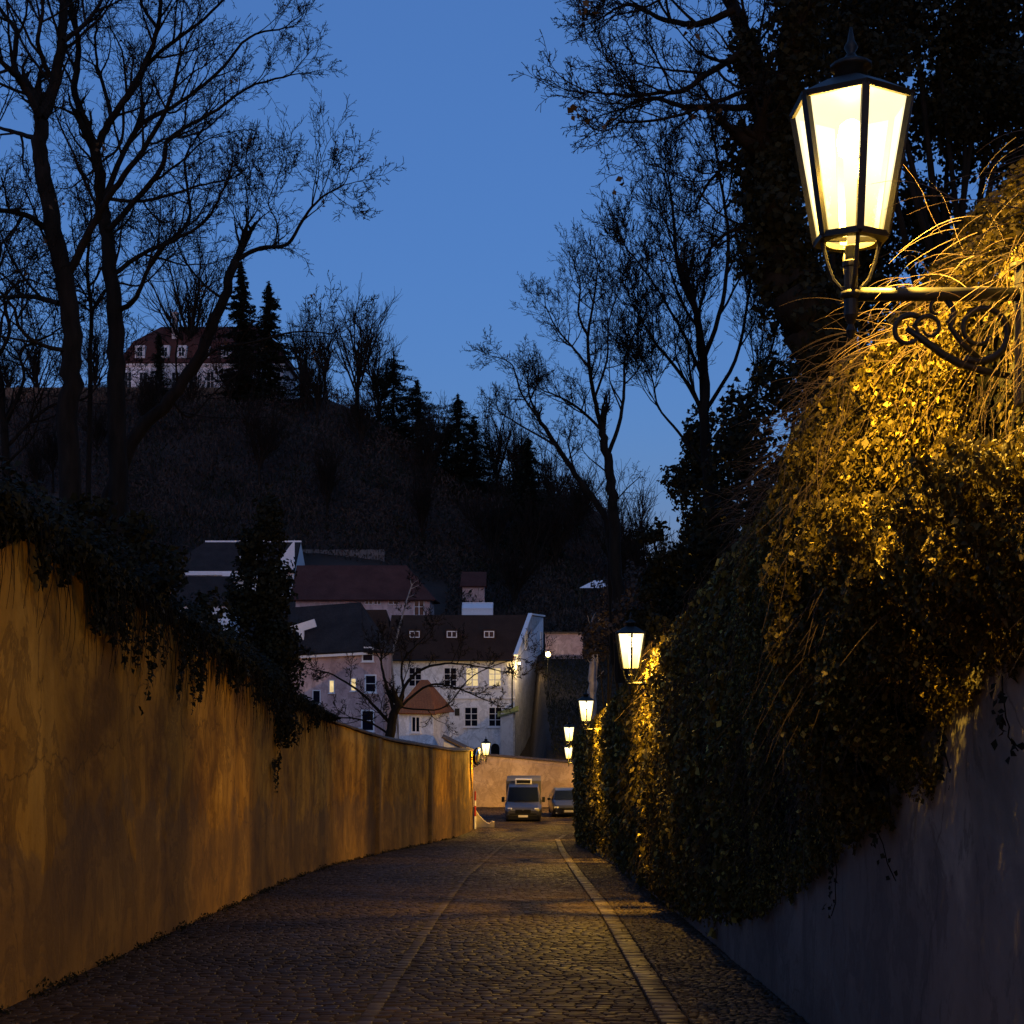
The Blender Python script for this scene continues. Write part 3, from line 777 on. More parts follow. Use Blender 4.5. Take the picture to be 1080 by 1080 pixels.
h3 = bare_tree('ivy_clad_tree', 'thick dark ivy-clad trunk forking beside the largest lantern', base, [
    (path([(905,560),(890,430),(858,350),(833,298),(816,233),(809,155)], YH), .36, .13, 3),
    (path([(809,155),(802,85),(787,40),(768,-5),(760,-50)], YH, .5), .10, .055, 10),
    (path([(812,180),(826,110),(838,50),(850,-30)], YH, -.5), .13, .09, 6),
    (path([(800,113),(760,113),(722,112),(690,103),(668,110)], YH, .5), .04, .014, 9),
    (path([(787,45),(772,62),(745,78),(722,95),(700,98),(655,100),(622,96)], YH, -.5), .04, .01, 11),
    (path([(775,10),(735,25),(700,20),(665,5),(640,15)], YH, 1), .04, .012, 10),
    (path([(765,-20),(720,-30),(680,-25),(650,-10)], YH, -1), .04, .012, 8),
    (path([(809,155),(780,165),(750,190),(735,215)], YH, 1), .03, .01, 7),
    (path([(812,100),(790,95),(750,110),(700,125),(650,130)], YH, -1), .03, .009, 8),
    (path([(820,250),(790,240),(760,250),(740,280)], YH, .6), .03, .01, 7),
], 0, 32, L0=.85, minr=.003, leafy=20, dens=.9)

def clump_leaves(name, clumps, density, size, seed, mat, parent, flat=1., shell=.55):
    """clumps: (center, rx, ry, rz)"""
    g = np.random.default_rng(seed); PP = []; NN = []
    for (c, rx, ry, rz) in clumps:
        n = int(density*(rx*ry+ry*rz+rx*rz)/3*4)
        d = g.normal(0, 1, (n, 3)); d /= np.linalg.norm(d, axis=1, keepdims=True)
        rr = (shell+(1-shell)*g.random((n, 1))**.6)
        q = d*rr*np.array([rx, ry, rz])
        ph = g.uniform(0, 6.28, 6)
        q *= 1+.16*np.sin(d[:, :1]*7+ph[0])+.14*np.sin(d[:, 2:3]*9+ph[1])+.12*np.sin(d[:, 1:2]*8+ph[2])
        PP.append(q+np.array(tuple(c))); NN.append(d+g.normal(0, .7, (n, 3)))
    PP = np.vstack(PP); NN = np.vstack(NN)
    o = leaf_obj(name, PP, NN, g.uniform(.6, 1.3, len(PP))*size, g, M[mat], parent, droop=.2)
    if parent: rel(o, parent)
    return o
# ivy sleeve on that trunk + fork
rng = random.Random(5); cl = []
for pa, r in ((path([(900,520),(888,430),(858,350),(833,298),(816,233),(809,155)], YH), .42), (path([(812,180),(826,110),(838,50),(850,-30)], YH, -.5), .24), (path([(809,155),(802,85),(790,45)], YH), .13)):
    for q in smooth_path(pa, 5): cl.append((q+Vector((rng.gauss(0,.06), rng.gauss(0,.06), 0)), r*rng.uniform(.7, 1.15), r, .30))
clump_leaves('ivy_sleeve', cl, 900, .07, 5, 'ivy_dark', h3)

def shrub(name, label, cat, px, py, Y, specs, seed, dens=500, size=.09, mat='ivy_dark', group=None, stem=True, foot=None):
    """specs: (px,py,dY,rpx,rpy) clump list in metres-from-photo scale"""
    b = P(px, py, Y); b.z = ground_z(b.x, Y) if foot is None else foot
    root = thing(name, label, cat, b, 0, group); bpy.context.view_layer.update()
    cl = []; rg = random.Random(seed)
    mb = MB(); 
    for (ax, ay, dy, rx, ry) in specs:
        c = P(ax, ay, Y+dy); sx = rx*Y/F; sz = ry*Y/F
        k = 6
        for _ in range(k):
            o = Vector((rg.uniform(-.6,.6)*sx, rg.uniform(-.6,.6)*(sx+sz)/2, rg.uniform(-.6,.6)*sz)); f = rg.uniform(.35, .6)
            cl.append((c+o, sx*f, (sx+sz)/2*f, sz*f))
        m = (Vector(b)+c)/2+Vector((rg.uniform(-.2,.2), 0, 0)); mb.tube([b+Vector((0,0,-.1)), m, c], [max(.05, sx*.06), max(.04, sx*.05), .02], 7)
    clump_leaves('foliage', cl, dens, size, seed, mat, root)
    if stem: o = mb.obj('stems', M['bark'], root, True); rel(o, root)
    return root
# dark evergreens behind and right of the first lantern
shrub('evergreen_tree', 'dark evergreen crown filling the top right corner behind the largest lantern', 'tree', 1010, 420, 17.,
      [(925,20,0,75,60),(1000,150,1,90,95),(1070,60,0,60,70),(960,-20,0,80,50),(1085,230,1,60,80),(985,250,2,75,70),(1060,-10,1,50,40),(1040,30,0,60,60),(990,60,0,60,60),(1075,140,0,50,70),(1020,100,0,60,60),(900,20,-1,60,60),(930,90,-1,50,60)], 41, 800, .07)
shrub('evergreen_tree', 'dark leafy tree mass between the ivy-clad trunk and the lantern post', 'tree', 905, 560, 19.,
      [(890,60,0,45,80),(905,180,0,50,70),(925,300,0,65,70),(880,390,0,50,70),(915,420,0,60,60),(880,-20,0,50,40),(900,260,1,40,60),(860,20,0,40,50),(880,120,-1,40,50),(850,330,0,40,60)], 42, 800, .07)
shrub('holly_bush', 'dark evergreen bush with ragged edge below the twiggy tree, right of centre', 'shrub', 715, 700, 30.,
      [(735,500,0,34,30),(725,545,0,40,44),(705,600,0,30,40),(745,520,1,40,40),(760,590,0,50,60),(690,640,0,30,35),(730,650,0,45,40),(688,565,0,18,16),(750,470,0,34,40),(715,600,0,40,40)], 43, 480, .10)
shrub('evergreen_shrub', 'dark overgrown shrub on the bank above the ivy wall', 'shrub', 800, 640, 18.,
      [(800,470,0,50,60),(840,420,0,45,60),(800,560,0,60,70),(850,520,0,50,70),(770,620,0,50,60),(745,680,0,40,40),(790,500,-1,50,60),(750,560,0,40,60)], 44, 520, .08)
shrub('evergreen_shrub', 'low dark shrub behind the second lantern on the right', 'shrub', 712, 700, 26.,
      [(705,690,0,26,30),(735,700,0,34,30),(700,655,0,20,20)], 45, 420, .09)

# ---------------------------------------------------------------- ivy on the right wall
def top_z(y): return interp(y, [(3,1.75), (5,1.78), (9,1.66), (12,1.35), (22,.22), (39,-1.55), (52,-3.0), (58,-3.7)])
def bot_z(y):   # lower hem of the curtain
    h = interp(y, [(3,2.45), (6.5,2.35), (8.0,1.75), (10,1.25), (13,.65), (16,.3), (20,.05), (60,.0)])
    return zroad(y)+h
def bulge(y, u):
    """how far the curtain stands off the wall; u = 0 hem, 1 top"""
    b = interp(u, [(0,.04), (.12,.28), (.4,.46), (.75,.46), (1,.34)])
    return b*interp(y, [(3,.3), (6.3,.32), (7.2,1.0), (8.3,1.25), (9.2,1.0), (10,.45), (13,.35), (18,.45), (22,.70), (39,.38), (55,.12)])
iv = thing('wall_ivy', 'thick curtain of ivy hanging over the right wall, glowing gold beside the nearest lantern', 'ivy', (2.3, 8, zroad(8)+3.6)); bpy.context.view_layer.update()
g = np.random.default_rng(77)
def curtain(ya, yb, n, size, seed, nm):
    g = np.random.default_rng(seed)
    PP = []; NN = []; SS = []
    Y = g.uniform(ya, yb, n); U = g.random(n)**.9; K = g.random(n); DD = g.random(n)
    for y, u, k, dd in zip(Y, U, K, DD):
        cx = noise.noise(Vector((y*1.1, u*3.2, seed))) + .5*noise.noise(Vector((y*3.1, u*8, seed+4)))
        cs = noise.noise(Vector((y*5.5, u*1.6, seed+9)))
        if cs < -.22 and dd < .75 and g.random() < .75: continue
        hz = bot_z(y)+.28*noise.noise(Vector((y*2.3, 5, 0)))+.22*abs(noise.noise(Vector((y*6.3, 9, 0))))
        tz = top_z(y)+.16*noise.noise(Vector((y*1.3, 2, 0)))+.06*noise.noise(Vector((y*5, 2, 0)))
        if k < .80:      # hanging face
            uu = u; z = hz+(tz-hz)*uu
            off = bulge(max(y, 8.) if z < .75 else y, uu)*(1+.75*cx)*(1.0 if z > .75 or y > 7 else 1.1)+.13*cs+.05-dd*dd*.26
            if uu > .86: off *= 1-((uu-.86)/.14)**2*.45
            if cx < -.52 and g.random() < .7: continue
            x = xr(y)-max(.02, off); nr = (-1, g.normal(0, .5), .25+g.normal(0, .4))
        else:            # mound above the wall
            a = u*2.4; x = xr(y)-bulge(y, 1)*.6+a*.5; z = tz-.05+min(a, 1.6)*interp(y, [(3,.68), (10,.68), (15,.5)])+.14*cx-dd*dd*.3; nr = (-.4, g.normal(0, .5), 1)
        if y < 6.5 and .85 < z < 1.8 and x < 2.16: continue
        PP.append((x, y, z)); NN.append(nr); SS.append(size*(.4+1.5*g.random()**2.2)*(1+.5*cx))
    NN = np.array(NN)+g.normal(0, .45, (len(NN), 3))
    o = leaf_obj(nm, PP, NN, SS, g, M['ivy'], iv, .8, .5); rel(o, iv)
curtain(3.6, 8, 260000, .023, 61, 'leaves')
curtain(8, 14, 170000, .029, 62, 'leaves')
curtain(14, 27, 60000, .058, 63, 'leaves')
curtain(27, 54, 36000, .085, 64, 'leaves')
# thick under-layer so the wall does not show through
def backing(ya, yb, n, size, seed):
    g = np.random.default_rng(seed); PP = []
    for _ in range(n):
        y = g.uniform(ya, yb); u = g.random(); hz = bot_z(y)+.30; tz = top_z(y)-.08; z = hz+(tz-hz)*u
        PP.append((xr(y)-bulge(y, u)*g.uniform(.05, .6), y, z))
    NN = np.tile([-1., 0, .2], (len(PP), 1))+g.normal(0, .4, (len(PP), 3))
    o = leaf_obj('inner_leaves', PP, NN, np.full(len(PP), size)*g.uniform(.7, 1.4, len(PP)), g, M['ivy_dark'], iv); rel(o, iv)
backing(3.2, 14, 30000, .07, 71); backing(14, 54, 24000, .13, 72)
# hanging and sprawling stems
rng = random.Random(9); T = Tubes()
for i in range(2600):
    y = 3.5+rng.random()**1.4*24; u = rng.uniform(.15, 1.05); z = bot_z(y)+(top_z(y)-bot_z(y))*u
    p = Vector((xr(y)-bulge(y, min(u, 1))*rng.uniform(.75, 1.25), y, z)); d = Vector((rng.gauss(-.25,.3), rng.gauss(0,.35), rng.uniform(-1.2,-.2))).normalized()
    L = rng.uniform(.15, .75); pts = [p]; n = 5
    for k in range(n):
        d = (d+Vector((rng.gauss(0,.12), rng.gauss(0,.12), -.12))).normalized(); p = p+d*L/n; pts.append(p)
    r = rng.uniform(.0012, .0028); T.add(pts, [r*(1-.12*k) for k in range(n+1)])
for i in range(420):   # long wispy shoots sticking out of the crown of the ivy
    y = rng.uniform(4.5, 12.5); p = Vector((xr(y)-rng.uniform(.15, .5), y, top_z(y)+rng.uniform(-.35, .1)))
    d = Vector((rng.uniform(-1,-.1), rng.gauss(.2,.5), rng.uniform(-.2,.4))).normalized(); L = rng.uniform(.12, .45); pts = [p]; n = 6
    for k in range(n):
        d = (d+Vector((rng.gauss(0,.1), rng.gauss(0,.1), -.14))).normalized(); p = p+d*L/n; pts.append(p)
    T.add(pts, [.0022*(1-.12*k) for k in range(n+1)])
o = link('stems', T.mesh('stems'), M['bark_warm'], iv); rel(o, iv)
# trailing strands below the hem with sparse leaves
PP = []; T = Tubes()
for (px, py, px2, py2, Y) in [(880,880,868,975,9.6),(905,850,985,912,8.8),(850,870,800,905,10.5),(1075,760,1088,790,6.3),(895,780,862,862,9.0),(1010,740,1022,812,7.2),(930,800,958,858,8.4),(760,905,725,935,13.)]:
    a = P(px, py, Y); b = P(px2, py2, Y-.1); a.x = min(a.x, xr(Y)-.06); b.x = min(b.x, xr(Y)-.05)
    a.x = b.x = (a.x+b.x)/2 if abs(a.x-b.x) > .5 else a.x
    dy = (px2-px)/F*Y*-1.6
    b = Vector((xr(Y)-.08, Y+dy*.8, b.z)); a = Vector((xr(Y)-.10, Y, a.z+.2))
    pts = [a.lerp(b, k/7)+Vector((rng.gauss(0,.015), rng.gauss(0,.03), rng.gauss(0,.01))) for k in range(8)]
    T.add(pts, [.004]*8)
    for k in range(26):
        q = pts[rng.randrange(2, 8)]; PP.append((q.x-rng.uniform(0,.05), q.y+rng.gauss(0,.03), q.z+rng.gauss(0,.03)))
for it in T.items:
    t1 = Tubes(); t1.add(*it); o = link('trailing_stem', t1.mesh('trailing_stem'), M['bark'], iv); rel(o, iv)
o = leaf_obj('trailing_leaves', PP, np.tile([-1.,-.4,.2], (len(PP),1))+g.normal(0,.4,(len(PP),3)), g.uniform(.03,.05,len(PP)), g, M['ivy_dark'], iv); rel(o, iv)

# ---------------------------------------------------------------- growth over the left wall
lv = thing('wall_ivy', 'dark ivy and weeds spilling over the top of the left ochre wall', 'ivy', (-4.4, 16, zroad(16)+3.9)); bpy.context.view_layer.update()
g = np.random.default_rng(91); PP = []; NN = []; SS = []
for i in range(62000):
    y = 9+g.random()**1.1*27; s = noise.noise(Vector((y*.55, 3, 0))); s2 = noise.noise(Vector((y*2.2, 8, 0)))
    drop = max(.02, interp(y, [(9,.55), (13,.5), (15,.95), (16.5,1.35), (18,.7), (19.5,1.2), (21,.45), (24,.5), (26,1.0), (27.6,1.9), (28.8,1.1), (30,.25), (33,.7), (34,.2), (36,.1)])*(1+.7*s2))
    rise = interp(y, [(9,.50), (13,.45), (17,.5), (21,.45), (25,.5), (28,.55), (31,.35), (36,.15)])*(1+.4*s)
    top = zroad(y)+hl(y)+.12; k = g.random()
    if k < .45:
        v = g.random()**1.5; z = top-drop*v; x = xl(y)+.05+.22*(1-v)*g.random()+.03*g.random()
        if noise.noise(Vector((y*2.6, z*1.1, 2))) < -.18+.5*v: continue
        nn = (1, 0, .3)
    else:
        z = top+rise*g.random()-.1; x = xl(y)+.15-g.random()*1.3; nn = (.4, -.3, 1)
    PP.append((x, y, z)); NN.append(nn); SS.append(g.uniform(.04, .09))
o = leaf_obj('leaves', PP, np.array(NN)+g.normal(0, .5, (len(PP), 3)), SS, g, M['ivy_dark'], lv, .8, .5, bias=.1); rel(o, lv)
T = Tubes(); rng = random.Random(19)
for i in range(420):
    y = rng.uniform(10, 36); p = Vector((xl(y)+rng.uniform(.05,.25), y, zroad(y)+hl(y)+rng.uniform(0,.2))); d = Vector((.3, rng.gauss(0,.3), -1)); L = rng.uniform(.3, 1.2)*interp(y, [(10,1),(30,1),(36,.5)]); pts = [p]
    for k in range(6):
        d = (d+Vector((-.06 if p.x > xl(y)+.1 else .03, rng.gauss(0,.18), -.1))).normalized(); p = p+d*L/6; p.x = max(p.x, xl(p.y)+.04); pts.append(p.copy())
    T.add(pts, [.006*(1-.12*k) for k in range(7)])
o = link('stems', T.mesh('stems'), M['bark'], lv); rel(o, lv)
shrub('evergreen_shrub', 'dark bushy shrub on top of the left wall at the photo edge', 'shrub', 40, 640, 15.,
      [(10,530,0,50,26),(70,545,0,45,28),(130,570,1,40,30),(170,610,2,35,32)], 51, 420, .08)
shrub('columnar_evergreen', 'dark columnar evergreen standing behind the left wall before the low roofs', 'tree', 272, 780, 29.,
      [(275,560,0,24,45),(272,620,0,34,50),(280,690,0,40,55),(255,740,0,40,40),(290,760,-.8,26,34),(225,690,0,30,40),(274,590,0,26,50),(276,650,0,34,50)], 52, 620, .09)
shrub('evergreen_shrub', 'low dark hedge shrub between the left edge bush and the columnar evergreen', 'shrub', 200, 740, 23.,
      [(205,650,0,36,38),(180,600,0,30,30),(240,700,0,30,34),(150,585,0,30,22)], 53, 330, .10)

# ---------------------------------------------------------------- buildings
def window(root, c, w, h, n=(0,-1), pane='glass_dark', bars=(1, 1), surround=.12, name='window', sill=True):
    """c = centre on the wall face, n = outward normal (xy). frame mesh + child pane"""
    c = Vector(c); N = Vector((n[0], n[1], 0)).normalized(); U = Vector((-N.y, N.x, 0)); Z = Vector((0,0,1))
    fr = MB()
    def bx(u, z, du, dz, d0, d1):
        ps = []
        for d in (d0, d1):
            for a, b in ((-1,-1), (1,-1), (1,1), (-1,1)): ps.append(c+U*(u+a*du/2)+Z*(z+b*dz/2)+N*d)
        k = len(fr.v); fr.v += [tuple(q) for q in ps]
        for f in ((0,3,2,1), (4,5,6,7), (0,1,5,4), (1,2,6,5), (2,3,7,6), (3,0,4,7)): fr.f.append(tuple(k+i for i in f))
    s = surround
    bx(0, h/2+s/2, w+2*s, s, -.05, .06); bx(0, -h/2-s/2, w+2*s, s, -.05, .06)
    bx(-w/2-s/2, 0, s, h, -.05, .058); bx(w/2+s/2, 0, s, h, -.05, .058)
    if sill: bx(0, -h/2-s-.03, w+2*s+.14, .06, -.05, .14)
    for i in range(1, bars[0]+1): bx(-w/2+w*i/(bars[0]+1), 0, .07, h, .0, .045)
    for i in range(1, bars[1]+1): bx(0, -h/2+h*i/(bars[1]+1), w, .05, .0, .04)
    f = fr.obj(name, M['trim'], root); rel(f, root)
    p = MB().quad(*[c+U*(a*w/2)+Z*(b*h/2)+N*.018 for a, b in ((-1,-1), (1,-1), (1,1), (-1,1))]).obj('pane', M[pane], f)
    return f
def building(name, label, cat, loc, group=None):
    t = thing(name, label, cat, loc, 0, group); bpy.context.view_layer.update(); return t
def poly_wall(root, foot, z0, tops, mat, name='wall'):
    """closed wall shell over footprint with top height per corner"""
    n = len(foot); V = [(x, y, z0) for x, y in foot]+[(x, y, t) for (x, y), t in zip(foot, tops)]
    f = [(i, (i+1) % n, n+(i+1) % n, n+i) for i in range(n)]+[tuple(range(n, 2*n))]
    me = bpy.data.meshes.new(name); me.from_pydata(V, [], f); ul = me.uv_layers.new(name='UVMap')
    for p in me.polygons:
        for li in p.loop_indices:
            v = me.vertices[me.loops[li].vertex_index].co; ul.data[li].uv = (v.x+v.y, v.z-z0+2)
    o = link(name, me, M[mat], root); rel(o, root); return o
def slab(root, quads, thick, mat, name='roof'):
    mb = MB()
    for q in quads:
        q = [Vector(p) for p in q]; nn = (q[1]-q[0]).cross(q[2]-q[0]).normalized()
        if nn.z < 0: nn = -nn
        lo = [p-nn*thick for p in q]; k = len(mb.v); n = len(q); mb.v += [tuple(p) for p in q+lo]
        mb.f.append(tuple(range(k, k+n))); mb.f.append(tuple(range(k+2*n-1, k+n-1, -1)))
        for i in range(n): mb.f.append((k+i, k+(i+1) % n, k+n+(i+1) % n, k+n+i))
    o = mb.obj(name, M[mat], root); rel(o, root); return o
def part(root, mb, name, mat, base=None, bevel=0):
    o = mb.obj(name, M[mat], root, bevel=bevel); o.matrix_parent_inverse = (base or root).matrix_basis.inverted(); return o

# white house
wh = building('town_house', 'large white house with brown roof and two lit upper windows, gable end towards the lane', 'house', (-5, 122, -9.6))
A = (-10.2, 118.); B = (.24, 118.); Cc = (2.86, 130.); D = (-10.2, 130.); Mr = (1.55, 124.)
mb_w = poly_wall(wh, [A, B, Mr, Cc, D], -11, [-.2, -.2, 3.35, 3.35, .4], 'white')
# left gable
part(wh, MB().quad((-10.2,118,-.2), (-10.2,124,3.2), (-10.2,130,.4)), 'gable', 'white')
rf = slab(wh, [[(-10.5,117.45,-.38), (.12,117.45,-.38), (1.35,123.9,3.42), (-10.5,124.1,3.42)], [(-10.5,124.1,3.42), (1.35,123.9,3.42), (2.6,130.4,3.2), (-10.5,130.4,.2)]], .16, 'roof_dark')
cp = MB(); cp.bar((.28,117.8,-.1), (1.60,124,3.52), .34, .16); cp.bar((1.60,124,3.50), (2.9,130,3.50), .3, .14); part(wh, cp, 'parapet', 'trim')
part(wh, MB().b(-10.3, .26, 117.82, 118.0, -.62, -.40).b(-10.2, .24, 117.9, 118.0, -3.72, -3.60), 'cornice', 'trim')
pp = MB(); pp.tube([(.02,117.86,-.5), (.02,117.86,-9.3)], .055, 8); pp.tube([(-10.3,117.4,-.5), (.1,117.4,-.5)], .07, 8); part(wh, pp, 'drainpipe', 'iron')
for px, pane in ((438,'glass_dark'), (475,'glass_dark'), (498,'window_lit'), (522,'window_lit')):
    q = P(px, 714, 118); window(wh, q, .95, 1.45, pane=pane, bars=(1, 2))
for px in (456, 497, 522.5):
    q = P(px, 756, 118); window(wh, q, 1.0, 1.5, bars=(1, 2))
for px in (438, 477, 516):   # roof lights
    q = P(px, 674, 121.2); q.z = lerp(-.38, 3.42, (121.2-117.45)/6.5)+.0
    d = MB(); d.b(q.x-.52, q.x+.52, 120.35, 121.9, q.z-.55, q.z+.28); dm = part(wh, d, 'dormer', 'roof_dark')
    f = window(wh, (q.x, 120.34, q.z-.13), .72, .42, bars=(1, 0), surround=.07, name='dormer_window', sill=False)
sn = Vector((Cc[1]-B[1], -(Cc[0]-B[0])))
for t, z in ((.36, 1.25), (.92, 1.25)):
    window(wh, (lerp(B[0], Cc[0], t), lerp(B[1], Cc[1], t), z), .7, 1.5, n=(sn.x, sn.y), surround=.05)
# porch and awning
part(wh, MB().b(-.95, .1, 117.1, 117.98, -11, -4.85), 'porch', 'white')
part(wh, MB().quad((-1.2,116.9,-5.1), (.55,116.9,-4.6), (.55,118.1,-4.25), (-1.2,117.97,-4.75)).quad((-1.2,116.9,-5.2), (-1.2,117.97,-4.85), (.55,118.1,-4.35), (.55,116.9,-4.7)).quad((-1.2,116.9,-5.2), (.55,116.9,-4.7), (.55,116.9,-4.6), (-1.2,116.9,-5.1)), 'awning', 'green')
dd = MB(); dd.lathe([(.42, 0), (.42, .06)], n=20); 
ad = MB(); ad.b(-1.75, -1.05, 117.93, 117.985, -9.7, -7.75)
for k in range(8):
    a0 = R(180*k/8); a1 = R(180*(k+1)/8); ad.quad((-1.4,117.93,-7.75), (-1.4+.35*math.cos(a0),117.93,-7.75+.35*math.sin(a0)), (-1.4+.35*math.cos(a1),117.93,-7.75+.35*math.sin(a1)))
part(wh, ad, 'arched_door', 'black')
sg = MB(); sg.b(-4.75, -4.35, 117.94, 117.99, -5.1, -4.5); part(wh, sg, 'name_plate', 'iron')
# rear curved buttress wing
bw = MB()
for k in range(6):
    u = k/6; bw.b(2.75+u*.75, 2.75+(u+1/6)*.75, 125.5, 127.5, -11, -.2-2.6*(u**2.2))
part(wh, bw, 'buttress', 'white')
# lamp on the corner of the white house
wl = thing('wall_lamp', 'small yellow wall lamp glowing on the white gable below the eave', 'lamp', (.62, 117.9, -.75))
mb = MB(); mb.tube([(-.36,.05,.12), (-.15,0,.16), (0,0,.12)], .02, 6); mb.lathe([(.10,.06), (.12,.09), (.03,.14)], n=10); mb.obj('bracket', M['iron'], wl)
mb = MB(); mb.lathe([(.05,-.10), (.085,-.04), (.085,.03), (.05,.06)], n=10); mb.obj('globe', M['bulb'], wl, True)
def plight(name, loc, power, parent, col=LAMPCOL, size=.05):
    ld = bpy.data.lights.new(name, 'POINT'); ld.energy = power*.62; ld.color = col; ld.shadow_soft_size = size
    lo = bpy.data.objects.new(name, ld); C.objects.link(lo); lo.location = loc; lo.parent = parent
plight('lamp_light', (.12, -.12, -.16), 190, wl, (1,.66,.22), .08)

# gatehouse
gh = building('gatehouse', 'little white gatehouse with a pointed orange tiled roof behind the left wall', 'pavilion', (-6, 97.5, -9.5))
K = (-5.25,95.); Lc = (-7.65,96.2); Rr = (-4.35,98.6); Bk = (-6.75,99.8)
poly_wall(gh, [K, Rr, Bk, Lc], -11, [-3.78]*4, 'white')
cen = Vector((-6.0, 97.4, -1.75)); ov = 1.22
e = [Vector((cen.x+(q[0]-cen.x)*ov, cen.y+(q[1]-cen.y)*ov, -3.95)) for q in (K, Rr, Bk, Lc)]
r1_ = cen+Vector((-.25,.1,0)); r2_ = cen+Vector((.25,-.1,0))
slab(gh, [[e[0], e[1], r2_], [e[1], e[2], r1_, r2_], [e[2], e[3], r1_], [e[3], e[0], r2_, r1_]], .12, 'roof_orange')
gn = Vector((K[0]-Lc[0], K[1]-Lc[1])); gn = (gn.y, -gn.x)
window(gh, (lerp(Lc[0],K[0],.5), lerp(Lc[1],K[1],.5), (690-764)*95.6/F), .55, .95, n=gn, surround=.09, bars=(1,0))
part(gh, MB().bar((K[0],K[1]-.03,-3.9), (Rr[0]+.03,Rr[1],-3.9), .1, .12).bar((Lc[0],Lc[1]-.03,-3.9), (K[0],K[1]-.03,-3.9), .1, .12), 'eaves_board', 'trim')
sh = building('lean_to_shed', 'low dark shed roof between the gatehouse and the corner lantern', 'shed', (-3.4, 92, -9.5))
poly_wall(sh, [(-4.4,91.5), (-2.5,91.5), (-2.5,93.5), (-4.4,93.5)], -11, [-5.5,-6.5,-6.5,-5.5], 'white')
slab(sh, [[(-4.5,91.2,-5.28), (-2.3,91.2,-6.35), (-2.3,93.8,-6.35), (-4.5,93.8,-5.28)]], .1, 'coping')

# pink house
ph = building('town_house', 'pink house with dark slate roof and two small lit windows behind bare branches', 'house', (-12.6, 109, -9.6))
poly_wall(ph, [(-16.6,105.6), (-9.5,104.6), (-9.5,112), (-16.6,113)], -11, [0,.35,.35,0], 'pinkwall')
slab(ph, [[(-16.9,105.1,-.05), (-10.9,104.3,.25), (-11.6,109,4.0), (-16.9,109.3,3.6)], [(-16.9,109.3,3.6), (-11.6,109,4.0), (-9.3,112.2,.2), (-16.9,113.4,-.05)], [(-10.9,104.3,.25), (-9.3,104.4,.2), (-9.3,112.2,.2), (-11.6,109,4.0)]], .14, 'roof_slate')
part(ph, MB().bar((-16.8,105.32,-.22), (-10.6,104.42,.1), .16, .26), 'cornice', 'trim')
ck = MB().b(-15.9, -15.55, 106.2, 106.6, -.2, 1.75); ck.bar((-16.6,106.4,1.75), (-14.7,106.4,2.35), .3, .6); part(ph, ck, 'chimney', 'trim')
for px, py, w_, h_, pn in ((350,724,.30,.85,'window_lit'), (373,722,.32,.85,'window_lit'), (391,721,.7,1.15,'glass_dark'), (388,760,.8,1.4,'glass_dark'), (388,690,.7,.9,'glass_dark'), (334,735,.5,.9,'glass_dark')):
    y_ = lerp(105.6, 104.6, (P(px,py,105).x+16.6)/7.1); q = P(px, py, y_); window(ph, q, w_, h_, n=(-.14,-1), pane=pn, bars=(0,1) if w_ > .5 else (0,0), surround=.1 if w_ > .5 else .06)
part(ph, MB().b(-9.75,-9.5,104.3,104.62,-9.6,-6.0).b(-11.3,-11.05,104.55,104.8,-9.6,-5.4), 'pillar', 'trim')

# brown-roofed outbuilding between the two
bh = building('outbuilding', 'brown hipped roof with pink gable wall squeezed between the pink and white houses', 'house', (-12, 124, -6))
poly_wall(bh, [(-14.5,121), (-10.4,121), (-10.4,128), (-14.5,128)], -11, [.7]*4, 'pinkwall')
slab(bh, [[(-14.9,120.6,.6), (-10.1,120.6,.6), (-11,124.5,3.9), (-13.4,124.5,3.9)], [(-10.1,120.6,.6), (-10.1,128.4,.6), (-11,124.5,3.9)], [(-14.9,120.6,.6), (-14.9,128.4,.6), (-13.4,124.5,3.9)], [(-14.9,128.4,.6), (-10.1,128.4,.6), (-11,124.5,3.9), (-13.4,124.5,3.9)]], .12, 'roof_dark')

# red roofed long house
rh = building('long_house', 'long house with wide red roof and pinkish wall below the hillside', 'house', (-14.5, 143, 0))
poly_wall(rh, [(-21.3,140), (-8.1,140), (-8.1,148), (-21.3,148)], -4, [5.8]*4, 'pinkwall')
slab(rh, [[(-21.8,139.4,5.35), (-7.5,139.4,5.35), (-10.7,144,9.0), (-21.8,144,9.0)], [(-7.5,139.4,5.35), (-7.5,148.6,5.35), (-10.7,144,9.0)], [(-21.8,148.6,5.35), (-7.5,148.6,5.35), (-10.7,144,9.0), (-21.8,144,9.0)]], .15, 'roof_red')
for px, w_ in ((389,.7), (398,.6), (415,.9)): window(rh, P(px, 633, 140), w_, .75, surround=.05, sill=False)
window(rh, P(442, 640, 140), .9, 1.6, surround=.05)
